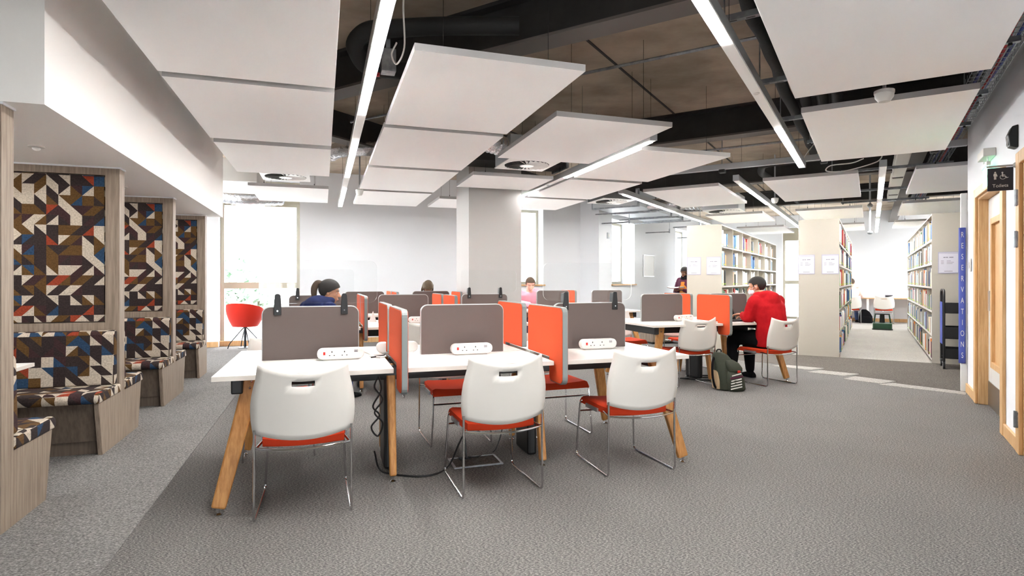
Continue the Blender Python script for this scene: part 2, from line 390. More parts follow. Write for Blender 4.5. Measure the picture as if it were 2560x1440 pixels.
# windows ----------------------------------------------------------
def window(name, label, grid_rz, a0, a1, z0, z1, depth, along='x', rails=(), mull=(), header=0, handle=False, sill=None, fw=.055):
    def bx(mb, x0, x1, d0, d1, za, zb, m=0):
        return mb.box(x0, x1, d0, d1, za, zb, m) if along == 'x' else mb.box(d0, d1, x0, x1, za, zb, m)
    zt = z1-header; d0, d1 = sorted((depth, depth+(.06 if along == 'x' else -.06)))
    fr = MB(); bx(fr, a0, a0+fw, d0, d1, z0, zt); bx(fr, a1-fw, a1, d0, d1, z0, zt); bx(fr, a0+fw, a1-fw, d0, d1, zt-fw, zt); bx(fr, a0+fw, a1-fw, d0, d1, z0, z0+fw)
    w = struct(ob(name, fr, 'frame_beige', rz=grid_rz, bevel=.004), label)
    zs = [z0+fw]
    for r0, r1 in rails:
        m = MB(); bx(m, a0+fw, a1-fw, d0, d1, r0, r1); ob('rail', m, 'frame_beige', w, bevel=.004); zs += [r0, r1]
    zs.append(zt-fw)
    for i in range(0, len(zs), 2):
        m = MB(); dm = (d0+d1)/2; bx(m, a0+fw, a1-fw, dm-.004, dm+.004, zs[i], zs[i+1]); ob('pane', m, 'window_glass', w)
    if header:
        m = MB(); bx(m, a0, a1, d0, d1, zt, z1); ob('header_panel', m, 'frame_beige', w, bevel=.006)
    if handle:
        am = (a0+a1)/2; m = MB(); bx(m, am-.07, am+.07, d0-.04, d0, handle-.02, handle+.02); ob('handle', m, 'white_plastic', w, bevel=.012)
    if sill:
        m = MB(); s0, s1 = sill; bx(m, a0-.04, a1+.04, s0, s1, z0-.035, z0); ob('sill', m, 'oak_pale', w, bevel=.004)
    return w
window('window_1', 'tall beige framed window beside the red tub chair', R1, -1.87, -.43, 0, 3.2, 12.25, rails=[(1.10, 1.22)], header=.42, handle=1.255, fw=.07)
window('window_2', 'window with oak sill behind the man in pink', R1, 3.2, 4.69, 1.17, 2.86, 12.36, sill=(12.0, 12.36), fw=.06)
window('window_3', 'narrow looking window set deep in the diagonal wall', R2, 12.8, 14.34, 1.17, 2.72, -5.56, 'y', sill=(-5.56, -5.15), fw=.06)
window('window_4', 'tall window beyond the left bookcase wall', R2, 18.0, 19.8, 0, 2.9, -5.5, 'y', rails=[(1.1, 1.22)])
window('window_5', 'tall window in the end wall between bookcases', R2, -2.5, -.9, 0, 3.0, 21.1, rails=[(1.14, 1.26)], header=.35, fw=.07)
# portals guide the daylight sampling through each opening
def portal(loc, rz, w, h):
    l = bpy.data.lights.new('daylight_portal', 'AREA'); l.shape = 'RECTANGLE'; l.size = w; l.size_y = h; l.cycles.is_portal = True
    o = bpy.data.objects.new('daylight_portal', l); C.objects.link(o); o.location = loc; o.rotation_euler = Euler((math.pi/2, 0, rz+math.pi), 'XYZ')
portal(G1(-1.15, 12.44, 1.6), R1+math.pi+math.pi, 1.44, 3.2)
portal(G1(3.95, 12.44, 2.0), R1, 1.49, 1.7)
portal(G2(-1.7, 21.25, 1.5), R2, 1.6, 3.0)
portal(G2(-5.66, 13.57, 1.95), R2+math.pi/2, 1.54, 1.55)
portal(G2(-5.66, 18.9, 1.45), R2+math.pi/2, 1.8, 2.9)
d = (rb-ra); portal((ra+rb)/2+Vector((0, 0, .78)), math.atan2(d.y, d.x)+math.pi, RL-3.6, 1.45)
d = (sb-sa); portal((sa+sb)/2+Vector((0, 0, .78)), math.atan2(d.y, d.x)+math.pi, SL-3.6, 1.45)
portal(G1(-4.38, 10.3, 1.42), R1+math.pi/2, 1.6, 2.55)
portal(G2(3.58, 19.6, 1.52), R2-math.pi/2, 2.0, 2.75)
# ------------------------------------------------------------------ doors in the right wall
def door(name, q0, q1, label):
    d = struct(thing(name, label, 'door'), label); del d['category']; d.rotation_euler = (0, 0, R2)
    for nm, bxs in (('architrave', [(.895, .92, q0-.1, q0+.01, 0, 2.18), (.895, .92, q1-.01, q1+.1, 0, 2.18), (.895, .92, q0+.01, q1-.01, 2.09, 2.18)]),
                    ('jamb', [(.92, 1.17, q0, q0+.03, 0, 2.1), (.92, 1.17, q1-.03, q1, 0, 2.1), (.92, 1.17, q0+.03, q1-.03, 2.07, 2.1)]),
                    ('door_stop', [(1.05, 1.08, q0+.03, q0+.045, 0, 2.07), (1.05, 1.08, q1-.045, q1-.03, 0, 2.07)])):
        for b in bxs: ob(nm, MB().box(*b), 'oak_pale', d, bevel=.006)
    return d
d1 = door('door_1', 6.13, 7.48, 'white toilet door with oak frame and narrow glazed slot')
lf = ob('door_leaf', openings(6.16, 7.45, 1.0, 1.045, 2.065, [(6.74, 7.28, .40, 1.86)], 'y'), 'door_white', d1, bevel=.003)
for b in [(.99, 1.055, 6.74, 6.80, .40, 1.86), (.99, 1.055, 7.22, 7.28, .40, 1.86), (.99, 1.055, 6.80, 7.22, 1.80, 1.86), (.99, 1.055, 6.80, 7.22, .40, .46)]:
    ob('vision_frame', MB().box(*b), 'oak_pale', lf, bevel=.004)
ob('vision_panel', MB().box(1.02, 1.03, 6.80, 7.22, .46, 1.80), 'oak_pale', lf)
ob('kick_plate', MB().box(.994, .9995, 6.18, 7.43, .01, .25), 'kick_plate', lf)
ob('lock_plate', MB().box(.99, .9995, 7.33, 7.41, .95, 1.15), 'aluminium', lf)
d2 = door('door_2', 4.5, 5.43, 'second oak framed door with steel hinges')
lf2 = ob('door_leaf', MB().box(1.065, 1.11, 4.53, 5.4, .008, 2.065), 'oak_pale', d2, bevel=.003)
for z in (.25, 1.55, 1.85): ob('hinge', MB().tube([(.885, 5.46, z-.06), (.885, 5.46, z+.06)], .012, 8).box(.888, .896, 5.43, 5.49, z-.055, z+.055), 'galvanised', d2)
# wall switch and things on the right wall
sw = thing('light_switch', 'white slim light switch on the wall by the first door', 'switch', G2(.915, 7.92, 1.42), R2)
ob('plate', MB().box(-.012, 0, -.04, .04, -.07, .07), 'white_plastic', sw, bevel=.004); ob('rocker', MB().box(-.018, -.012, -.015, .015, -.03, .03), 'white_plastic', sw)
sd = thing('alarm_sounder', 'glossy black wedge-shaped alarm beacon high on the white wall', 'alarm', G2(.92, 5.62, 2.32), R2)
ob('body', MB().prism([(0, .085), (-.035, .075), (-.06, .01), (-.05, -.07), (-.012, -.085), (0, -.085)], -.05, .05, 'y'), 'black_plastic', sd, bevel=.006)
ob('lens', MB().box(-.058, -.05, -.03, .03, -.06, -.005), 'screen_dark', sd, bevel=.003)
sg = thing('toilet_sign', 'black projecting Toilets sign with white pictograms', 'sign', G2(.92, 5.64, 2.115), R2)
ob('rod', MB().tube([(0, 0, 0), (-.175, 0, 0)], .008, 10), 'aluminium', sg, smooth=True)
ob('rose', MB().tube([(0, 0, 0), (-.012, 0, 0), (-.022, 0, 0)], [.022, .02, .009], 14), 'aluminium', sg, smooth=True)
pn = ob('sign_panel', MB().box(-.17, -.018, -.005, .005, -.185, -.012), 'navy_sign', sg, bevel=.001)
tx = bpy.data.curves.new('lettering', 'FONT'); tx.body = 'Toilets'; tx.size = .034; tx.align_x = 'CENTER'; tx.extrude = .0006
to = bpy.data.objects.new('lettering', tx); C.objects.link(to); to.parent = pn; to.location = (-.094, -.0062, -.158); to.rotation_euler = (math.pi/2, 0, 0); tx.materials.append(MATS['white_plastic'])
pm = MB(); y0, y1 = -.0072, -.005
def disc(mb, cx, cz, r, n=14): mb.prism([(cx+r*math.cos(2*math.pi*i/n), cz+r*math.sin(2*math.pi*i/n)) for i in range(n)], y0, y1, 'y')
disc(pm, -.124, -.046, .0055)
pm.prism([(-.131, -.053), (-.117, -.053), (-.110, -.075), (-.114, -.078), (-.118, -.07), (-.118, -.074), (-.134, -.074), (-.134, -.06)], y0, y1, 'y')
pm.box(-.131, -.1255, y0, y1, -.099, -.072); pm.box(-.1235, -.118, y0, y1, -.099, -.072)
ob('person_pictogram', pm, 'white_plastic', pn)
pm = MB(); disc(pm, -.082, -.05, .0055)
pm.prism([(-.085, -.056), (-.078, -.056), (-.077, -.066), (-.066, -.066), (-.066, -.07), (-.077, -.07), (-.077, -.075), (-.064, -.075), (-.055, -.088), (-.047, -.086), (-.047, -.09), (-.058, -.093), (-.067, -.08), (-.085, -.08)], y0, y1, 'y')
ring = [( -.079+.0165*math.cos(math.radians(a)), -.083+.0165*math.sin(math.radians(a))) for a in range(120, 351, 15)]
for (a, b), (c, e) in zip(ring, ring[1:]): pm.bar((a, -.0061, b), (c, -.0061, e), .003, .002, up=(0, 1, 0))
ob('wheelchair_pictogram', pm, 'white_plastic', pn)
ex = thing('exit_sign', 'green glowing emergency exit sign hung from a white wall box', 'sign', G2(.92, 6.62, 2.24), R2)
ob('wall_box', MB().box(-.09, 0, -.16, .16, .1, .17), 'white_plastic', ex, bevel=.006)
for y in (-.1, .1): ob('hanger', MB().tube([(-.05, y, .1), (-.05, y, .05)], .004, 6), 'aluminium', ex)
ob('lamp_bar', MB().box(-.065, -.035, -.15, .15, .02, .055), 'white_plastic', ex, bevel=.004)
pl = ob('lit_panel', MB().box(-.053, -.047, -.14, .14, -.15, .02), 'exit_lit', ex)
ob('arrow', MB().prism([(-.11, -.07), (-.06, -.03), (-.06, -.055), (0, -.055), (0, -.085), (-.06, -.085), (-.06, -.11)], -.055, -.0535, 'x'), 'white_plastic', pl)
po = thing('corner_post', 'pale grey end post at the corner past the toilet door', 'post', G2(.92, 8.24, 0), R2)
ob('post_body', MB().box(-.06, 0, -.02, .03, 0, 2.24), 'door_white', po, bevel=.004)
bn = thing('reservations_banner', 'narrow blue banner reading RESERVATIONS down the corner post', 'banner', G2(.853, 8.205, 0), R2)
cols = [(-.014, .006), (.0, -.004), (.016, -.009), (.034, -.006), (.05, .004)]
bm_ = MB(); zs = [.32+1.53*i/10 for i in range(11)]
bm_.add([(x, y+.003*math.sin(i*1.3), z) for i, z in enumerate(zs) for x, y in cols], [(i*5+j, i*5+j+1, i*5+j+6, i*5+j+5) for i in range(10) for j in range(4)])
bo = ob('cloth', bm_, 'blue_banner', bn, smooth=True); bo.modifiers.new('thick', 'SOLIDIFY').thickness = .003
for i, ch in enumerate('RESERVATIONS'):
    t = bpy.data.curves.new('letter', 'FONT'); t.body = ch; t.size = .088; t.align_x = 'CENTER'; t.extrude = .001; t.materials.append(MATS['white_plastic'])
    o = bpy.data.objects.new('letter', t); C.objects.link(o); o.parent = bo; o.location = (.018, -.0165, 1.74-i*.1235); o.rotation_euler = (math.pi/2, 0, 0); o.scale = (.5, 1, 1)
# poster and switch on the diagonal wall
ps = thing('picture_frame', 'thin framed white poster on the diagonal wall', 'picture', G2(-5.2, 15.45, 1.66), R2)
ob('sheet', MB().box(0, .008, -.44, .44, -.28, .28), 'white_plastic', ps)
for b in [(0, .016, -.46, .46, .28, .3), (0, .016, -.46, .46, -.3, -.28), (0, .016, -.46, -.44, -.28, .28), (0, .016, .44, .46, -.28, .28)]: ob('frame_bar', MB().box(*b), 'aluminium', ps)
cp = thing('call_point', 'small grey call point on the wall end beside window', 'switch', G2(-5.2, 12.55, 2.3), R2)
ob('plate', MB().box(0, .02, -.05, .05, -.07, .07), 'duct_grey', cp, bevel=.004); ob('button', MB().box(.02, .03, -.025, .025, -.03, .03), 'white_plastic', cp, bevel=.004)
# ------------------------------------------------------------------ outside
def blob_tree(name, label, loc, h, r, seed):
    random.seed(seed); t = thing(name, label, 'tree', loc, 0, 'trees outside the tall window')
    ob('trunk', MB().tube([(0, 0, 0), (.1, 0, h*.3), (0, .1, h*.6)], [.14, .11, .06], 8), 'bark', t, smooth=True)
    mb = MB()
    for i in range(900):
        a, b, c = random.gauss(0, 1), random.gauss(0, 1), random.gauss(0, 1); l = math.sqrt(a*a+b*b+c*c); k = r*random.random()**.4/l
        p = Vector((a*k, b*k, h*.62+c*k*.85)); s = random.uniform(.1, .22)
        x = Vector((random.uniform(-1, 1), random.uniform(-1, 1), random.uniform(-1, 1))).normalized(); y = x.orthogonal().normalized()
        mb.add([p-x*s, p+y*s*.5, p+x*s, p-y*s*.5], [(0, 1, 2, 3)])
    f = ob('crown', mb, 'leaf_glare', t); f['kind'] = 'stuff'
blob_tree('garden_tree', 'glare-paled green bushy tree outside, left in the tall window', G1(-3.3, 21.5, -.4), 2.5, 1.35, 3)
blob_tree('garden_tree', 'smaller glare-paled green bush outside behind the red tub chair', G1(-2.2, 18.6, -.4), 1.7, .8, 4)
bd = thing('far_building', 'pale distant building with blue windows seen through the tall window', 'building', G1(-1.6, 38, -.4), R1)
ob('wall_block', MB().box(.2, 5.5, 0, 5, 0, 2.4), 'far_brick', bd)
for k in range(5):
    for z in (.5, 1.4):
        w_ = ob('window', MB().box(.45+k*1.0, 1.15+k*1.0, -.05, 0, z, z+.65), 'white_plastic', bd); ob('pane', MB().box(.5+k*1.0, 1.1+k*1.0, -.07, -.05, z+.05, z+.6), 'far_glass', w_)
# text objects become plain meshes
def bake_text():
    dg = bpy.context.evaluated_depsgraph_get()
    for o in [o for o in C.objects if o.type == 'FONT']:
        me = bpy.data.meshes.new_from_object(o.evaluated_get(dg)); nm, pa, mw = o.name, o.parent, (o.location.copy(), o.rotation_euler.copy(), o.scale.copy())
        bpy.data.objects.remove(o); n = bpy.data.objects.new(nm, me); C.objects.link(n); n.parent = pa; n.location, n.rotation_euler, n.scale = mw
bake_text()
# ------------------------------------------------------------------ sled chair
def chair_meshes():
    M = {}
    ss = [-1, -.85, -.7, -.55, -.4, -.25, -.12, 0, .12, .25, .4, .55, .7, .85, 1]; ts = [0, .08, .2, .32, .44, .56, .68, .8, .885, .94, 1]
    vs = []
    for t in ts:
        w = .246+.014*math.sin(math.pi*min(1, t*1.25))-.026*t*t
        for s in ss:
            z0 = .464-.040*(1-s*s); z1 = .822-.046*(1-abs(s)**2.2)
            zz = z0+(z1-z0)*t
            vs.append((s*w, -.245-.06*t-.045*(1-s*s)+.012*t*t*s*s, zz))
    n = len(ss); fs = []
    for i in range(len(ts)-1):
        for j in range(n-1):
            if ts[i] == .8 and -.25 <= ss[j] < .25: continue
            fs.append((i*n+j, i*n+j+1, (i+1)*n+j+1, (i+1)*n+j))
    M['backrest'] = me_from(MB().add(vs, fs), 'backrest', ['chair_shell'], smooth=True)
    # seat pad, dished
    sx = [-1, -.9, -.6, -.2, .2, .6, .9, 1]; sy = [-1, -.9, -.5, 0, .5, .85, 1]; vs = []; fs = []
    for lay in (0, 1):
        for y in sy:
            for x in sx:
                e = max(abs(x), abs(y)); yy = .015+y*.225; hw = .215 if y > -.6 else .205
                if y < 0: yy -= .04*(1-x*x)*(-y)
                z = (.436-.014*(1-x*x)*(1 if y > -1 else .6)-(.03 if y > .95 else 0)) if lay == 0 else .384-(.004 if y > .9 else 0)
                if lay == 0 and e > .95: z -= .012
                vs.append((x*hw, yy, z))
    a, b = len(sx), len(sy); k = a*b
    for i in range(b-1):
        for j in range(a-1):
            fs.append((i*a+j, i*a+j+1, (i+1)*a+j+1, (i+1)*a+j)); fs.append((k+i*a+j, k+(i+1)*a+j, k+(i+1)*a+j+1, k+i*a+j+1))
    rim = [j for j in range(a)]+[i*a+a-1 for i in range(1, b)]+[(b-1)*a+j for j in range(a-2, -1, -1)]+[i*a for i in range(b-2, 0, -1)]
    for q, r in zip(rim, rim[1:]+rim[:1]): fs.append((r, q, k+q, k+r))
    M['seat'] = me_from(MB().add(vs, fs), 'seat', ['seat_red'], smooth=True)
    for s, nm in ((-1, 'sled_leg_a'), (1, 'sled_leg_b')):
        path = fillet([(s*.24, -.256, .482), (s*.24, -.255, .3), (s*.242, -.258, .008), (s*.232, .262, .008), (s*.212, .235, .395), (s*.205, .15, .41), (s*.205, -.12, .395), (s*.232, -.252, .388)], .035, 5)
        M[nm] = me_from(MB().tube(path, .0068, 8), 'sled_leg', ['chrome'], smooth=True)
    M['rear_hoop'] = me_from(MB().tube([(x*.236, -.252-.058*(1-x*x), .388-.008*(1-x*x)) for x in [i/8 for i in range(-8, 9)]], .0068, 8), 'rear_hoop', ['chrome'], smooth=True)
    M['stretcher'] = me_from(MB().tube([(-.218, .24, .32), (.218, .24, .32)], .0062, 8), 'stretcher', ['chrome'], smooth=True)
    mb = MB()
    for s in (-1, 1): mb.box(min(s*.2, s*.226), max(s*.2, s*.226), -.06, .12, .375, .40)
    M['seat_bracket'] = me_from(mb, 'seat_bracket', ['galvanised'])
    return M
CH = chair_meshes()
CHAIR_N = 0
def chair(loc, rz, label, group):
    t = thing('sled_chair', label, 'chair', loc, rz, group)
    for k, me in CH.items():
        nm = 'sled_leg' if k.startswith('sled_leg') else k
        o = link(nm, me, t)
        if k == 'backrest':
            s = o.modifiers.new('thick', 'SOLIDIFY'); s.thickness = .009; s.offset = 0
    return t
# ------------------------------------------------------------------ bench desks
def bench(name, u0, v0, n, label, back=True):
    t = thing(name, label, 'desk', G1(u0, v0), R1, 'white bench desks with splayed oak legs')
    dw = .97; L = n*1.0-.03
    top = MB().box(0, dw-.02, 0, .592, .715, .742); top.m = [1, 0, 1, 1, 1, 1]
    me = me_from(top, 'desk_top', ['white_laminate', 'laminate_edge'])
    for i in range(n):
        for r in (0, 1): link('desk_top', me, t, (i*1.0+.01, r*.604, 0), bevel=.0015)
    for y in (.3, .86): ob('rail', MB().box(.1, L-.1, y, y+.04, .655, .714), 'black_steel', t)
    ob('cable_tray', MB().box(.25, L-.25, .47, .73, .60, .70), 'black_steel', t, bevel=.005)
    for x in (.09, L-.15): ob('end_beam', MB().box(x, x+.06, .1, 1.1, .625, .714), 'black_steel', t, bevel=.008)
    for i in range(1, n):
        x = i*1.0-.015; ob('cable_riser', MB().box(x-.035, x+.035, .46, .74, .01, .62), 'black_plastic', t, bevel=.02)
    def leg(fx, fy, tx, ty, w=.07, d=.045):
        g = ob('leg', MB().bar((fx, fy, .035), (tx, ty, .715), w*.86, d*.86, up=(0, 1, 0), w2=w*1.1, d2=d), 'oak_leg', t, bevel=.01)
        ob('foot', MB().lathe([(.019, 0), (.019, .005), (.007, .012), (.007, .05)], (fx, fy, 0), 12), 'chrome', g, smooth=True)
        return g
    for fx, tx in ((.04, .2), (L-.04, L-.2)):
        for fy, ty in ((.03, .15), (1.165, 1.045)):
            g = leg(fx, fy, tx, ty, .085)
            yb = ty-(.036 if ty < .6 else -.036); sg = -1 if ty < .6 else 1
            for zz in (.69, .655):
                f = (zz-.035)/.68; bx_, by_ = fx+(tx-fx)*f, fy+(ty-fy)*f
                ob('bolt', MB().ball((bx_, by_+sg*.024, zz), .008, 8), 'chrome', g, smooth=True)
    for i in range(1, n):
        x = i*1.0-.015
        for fy, ty in ((.26, .40), (.94, .80)): leg(x, fy, x, ty, .05, .06)
    return t
# ------------------------------------------------------------------ screens and dividers
def pfillet(pts, rad, n=5):
    out = []; k = len(pts)
    for i in range(k):
        p, a, b = Vector(pts[i]), Vector(pts[i-1]), Vector(pts[(i+1) % k]); r = rad[i]
        if r <= 0: out.append(tuple(p)); continue
        da, db = (a-p), (b-p); s, e = p+da.normalized()*r, p+db.normalized()*r
        out += [tuple((1-t)**2*s+2*(1-t)*t*p+t*t*e) for t in (j/n for j in range(n+1))]
    return out
def screen_parts(poly, inset_poly, th, axis, pad_m, edge_m, t):
    ob('edge_band', MB().prism(poly, -th/2, th/2, axis), edge_m, t, bevel=.002)
    for s in (-1, 1):
        a, b = sorted((s*(th/2-.001), s*(th/2+.0035)))
        ob('fabric_pad', MB().prism(inset_poly, a, b, axis), pad_m, t, bevel=.002)
def screen(u, v, label, w=.6, group='taupe desk screens'):
    t = thing('desk_screen', label, 'screen', G1(u, v, .742), R1, group); h = .343
    screen_parts(rrect(-w/2, w/2, 0, h, [0, 0, .05, .05]), rrect(-w/2+.005, w/2-.005, 0, h-.005, [0, 0, .046, .046]), .026, 'y', 'taupe_fabric', 'silver_edge', t)
    return t
def divider(u, v, rear, label):
    t = thing('desk_divider', label, 'divider', G1(u, v, 0), R1, 'orange desk dividers')
    def P(d):
        pts = [(-.10+d, .60+d), (.125-d, .60+d), (.125-d, .757-d*0), (.535-d, .757), (.535-d, 1.085-d), (-.10+d, 1.085-d)]
        return pfillet(pts, [.05, .04, 0, .012, .045, .045])
    sgn = -1 if rear else 1
    q = lambda pl: [(sgn*y, z) for y, z in (pl if not rear else pl[::-1])]
    screen_parts(q(P(0)), q(P(.006)), .034, 'x', 'orange_fabric', 'grey_edge', t)
    return t
def shield(u, v, label, w=.74, off=.05):
    t = thing('acrylic_shield', label, 'screen', G1(u, v, 1.085), R1, 'clear shields clipped over desk screens')
    poly = rrect(off-w/2, off+w/2, .018, .30, .05)
    mb = MB().prism(poly, .018, .024, 'y'); mb.m = [0, 0]+[1]*(len(mb.f)-2)
    ob('sheet', mb, ['acrylic', 'acrylic_edge'], t)
    for x in (-.205, .205):
        c = ob('clip', MB().prism([(x-.022, -.055), (x+.022, -.055), (x+.022, .0), (x+.016, .075), (x+.008, .082), (x-.008, .082), (x-.016, .075), (x-.022, .0)], -.028, -.016, 'y').prism([(x-.02, .003), (x+.02, .003), (x+.015, .073), (x-.015, .073)], -.016, .034, 'y'), 'black_plastic', t, bevel=.003)
        ob('rivet', MB().tube([(x, -.028, -.028), (x, -.031, -.028)], .005, 10), 'chrome', c)
    return t
PM = None
def power_module(u, v, label, rz=0, z=.742):
    global PM
    if PM is None:
        PM = {}
        PM['body'] = (me_from(MB().prism(rrect(-.145, .145, .006, .078, .034), -.03, .022, 'y'), 'body', ['white_plastic'], True), .006)
        PM['foot_strip'] = (me_from(MB().box(-.11, .11, -.015, .02, 0, .012), 'foot_strip', ['white_plastic']), 0)
        PM['switch'] = (me_from(MB().box(-.108, -.095, -.0335, -.03, .036, .055).box(-.1045, -.0985, -.0345, -.0333, .042, .049), 'switch', ['red_switch']), 0)
        for i, x in enumerate((-.055, .022)):
            PM['socket%d' % i] = (me_from(MB().box(x-.003, x+.003, -.0313, -.0295, .05, .06).box(x-.018, x-.010, -.0313, -.0295, .030, .035).box(x+.010, x+.018, -.0313, -.0295, .030, .035), 'socket', ['dark_hole']), 0)
        PM['usb_port'] = (me_from(MB().box(.082, .104, -.0313, -.0295, .05, .053).box(.082, .104, -.0313, -.0295, .063, .065).box(.082, .084, -.0313, -.0295, .05, .065).box(.102, .104, -.0313, -.0295, .05, .065).box(.086, .1, -.0316, -.0295, .055, .06), 'usb_port', ['print_grey']), 0)
    t = thing('power_module', label, 'power module', G1(u, v, z), R1+rz, 'white desktop power modules')
    for k, (me, bv) in PM.items(): link(k.rstrip('01'), me, t, bevel=bv)
    return t
# ------------------------------------------------------------------ front row of desks
bench('bench_desk', -.57, 3.38, 3, 'nearest long white bench desk with three white chairs in front')
for i, (u, nm) in enumerate(((-.07, 'left end of the nearest desk'), (.94, 'middle of the nearest desk'), (1.93, 'right end of the nearest desk'))):
    screen(u, 3.985, 'taupe fabric screen standing at the '+nm)
divider(.44, 3.38, False, 'orange divider hanging between the first two front chairs of nearest desk')
divider(.44, 4.575, True, 'orange divider on the far side, left joint of nearest desk')
divider(1.425, 3.38, False, 'orange divider hanging between second and third front chairs of nearest desk')
divider(1.425, 4.575, True, 'orange divider on the far side, right joint of nearest desk')
shield(-.07, 3.985, 'clear acrylic shield clipped above the nearest left screen'); shield(1.93, 3.985, 'clear acrylic shield clipped above the nearest right screen', off=.0)
power_module(.11, 3.87, 'white socket strip on nearest desk behind the left chair')
power_module(.975, 3.87, 'white socket strip on nearest desk behind the middle chair')
power_module(1.94, 3.87, 'white socket strip on nearest desk behind the right chair')
power_module(.5, 4.12, 'white socket strip on far half of nearest desk by divider', math.pi)
chair(G1(-.095, 3.475), R1, 'white sled chair with red seat, leftmost at the nearest desk', 'front chairs of the nearest desk')
chair(G1(.995, 3.455), R1+.02, 'white sled chair with red seat, middle one at the nearest desk', 'front chairs of the nearest desk')
chair(G1(1.96, 3.525), R1-.01, 'white sled chair with red seat, rightmost at the nearest desk', 'front chairs of the nearest desk')
chair(G1(-.30, 4.56), R1+math.pi+.05, 'sled chair on far side of nearest desk behind left screen', 'far chairs of the nearest desk')
chair(G1(1.0, 4.52), R1+math.pi, 'sled chair on far side of nearest desk, seen under its middle', 'far chairs of the nearest desk')
chair(G1(1.84, 4.50), R1+math.pi+.03, 'sled chair on far side of nearest desk, seat showing beside orange divider', 'far chairs of the nearest desk')
# ------------------------------------------------------------------ second row, left
bench('bench_desk', -.57, 6.45, 3, 'second long white bench desk where the woman in navy sits')
screen(-.07, 7.05, 'taupe screen just behind the woman in the navy hoodie'); screen(.93, 7.05, 'taupe screen at the middle of the second desk row'); screen(1.95, 7.05, 'taupe screen at the right end of the second desk row')
shield(-.07, 7.05, 'clear acrylic shield above the screen behind navy hoodie'); shield(1.95, 7.05, 'clear acrylic shield in front of the square column', off=.06)
for u, s in ((.44, 'left'), (1.425, 'right')):
    divider(u, 6.45, False, 'orange divider on the near side of second desk, %s joint' % s); divider(u, 7.645, True, 'orange divider on the far side of second desk, %s joint' % s)
power_module(1.12, 6.94, 'white socket strip on the second desk row')
chair(G1(-.02, 6.25), R1-.35, 'sled chair the woman in navy sits on', 'chairs of the second desk')
chair(G1(1.06, 6.40), R1, 'white sled chair pulled up to the middle of second desk', 'chairs of the second desk')
chair(G1(1.95, 6.48), R1, 'white sled chair at the right end of second desk', 'chairs of the second desk')
# ------------------------------------------------------------------ right desk with the man in red
bench('bench_desk', 3.56, 5.72, 2, 'short white bench desk where the man in red works')
screen(4.07, 6.33, 'taupe screen beside the empty seat of the right desk'); screen(5.07, 6.33, 'dark taupe screen in front of the man in red')
divider(4.555, 5.72, False, 'large orange divider beside the man in the red hoodie'); divider(4.555, 6.915, True, 'orange divider on the far side of the right desk')
power_module(4.33, 6.24, 'white socket strip against the right desk divider', .15)
chair(G1(4.2, 6.02), R1-.04, 'empty white sled chair at the right desk beside the backpack', 'chairs of the right desk')
chair(G1(5.17, 5.76), R1+.10, 'white sled chair under the man in the red hoodie', 'chairs of the right desk')
chair(G1(4.05, 7.22), R1+math.pi, 'sled chair across the right desk, seen under its left end', 'chairs of the right desk')
chair(G1(4.98, 7.05), R1+math.pi, 'sled chair across the right desk, red seat behind orange divider', 'chairs of the right desk')
# ------------------------------------------------------------------ far rows
bench('bench_desk', .05, 8.65, 2, 'far white bench desk left of the square column')
screen(.62, 9.25, 'far taupe screen left of the braided woman'); screen(1.66, 9.25, 'far dark screen below the braided hair')
divider(1.045, 8.65, False, 'near orange divider of the far desk left of column'); divider(1.045, 9.845, True, 'rear orange divider of the far desk left of column')
divider(1.995, 8.63, False, 'orange end divider of the far desk next to column')
bench('bench_desk', 3.25, 8.65, 2, 'far white bench desk right of the square column')
screen(3.78, 9.25, 'far dark screen in front of the man in pink'); screen(4.82, 9.25, 'far dark screen under the diagonal wall window')
divider(4.245, 9.845, True, 'pale orange divider on the far desk right of column')
chair(G1(1.70, 9.95), R1+math.pi, 'sled chair of the braided woman behind far screen', 'chairs of the far desks')
chair(G1(3.60, 10.05), R1+math.pi, 'sled chair of the man in pink', 'chairs of the far desks')
# far cabinet
cb = thing('low_cabinet', 'low grey oak cabinet against the wall past the far desk', 'cabinet', G1(6.15, 9.9), R1)
ob('body', MB().box(0, .8, 0, .45, .04, .92), 'grey_oak', cb, bevel=.004); ob('plinth', MB().box(.02, .78, .02, .43, 0, .04), 'black_plastic', cb)
for x in (.005, .405): d_ = ob('door', MB().box(x, x+.39, -.018, 0, .06, .90), 'grey_oak', cb, bevel=.003); ob('knob', MB().ball((x+(.35 if x < .2 else .04), -.028, .5), .012, 8), 'chrome', d_, smooth=True)
# cables on and under the nearest desk
def cable(name, pts, r, m, label, n=7): return tag(ob(name, MB().tube(smooth_path(pts, n), r, 7), m, smooth=True), label, 'cable')
g = lambda u, v, z: G1(u, v, z)
cable('hanging_cable', [g(.33, 3.72, .66), g(.35, 3.72, .56), g(.30, 3.72, .46), g(.34, 3.72, .40), g(.29, 3.72, .33), g(.33, 3.72, .27), g(.36, 3.72, .35), g(.31, 3.72, .42), g(.36, 3.72, .50), g(.31, 3.72, .58), g(.34, 3.72, .66)], .006, 'black_plastic', 'black cable looped down below the nearest desk')
cable('floor_cable', [g(.33, 3.98, .10), g(.36, 3.85, .01), g(.5, 3.70, .008), g(.66, 3.66, .008), g(.80, 3.80, .01), g(.90, 3.92, .12), g(.93, 3.90, .17), g(.94, 3.87, .05), g(.93, 3.86, .03)], .006, 'black_plastic', 'black floor cable arching into the floor box')
cable('floor_cable', [g(.96, 3.88, .03), g(1.05, 3.95, .008), g(1.2, 4.05, .01), g(1.27, 4.08, .2), g(1.26, 4.1, .4), g(1.25, 4.1, .6)], .005, 'black_plastic', 'black cable rising from floor box behind middle chair')
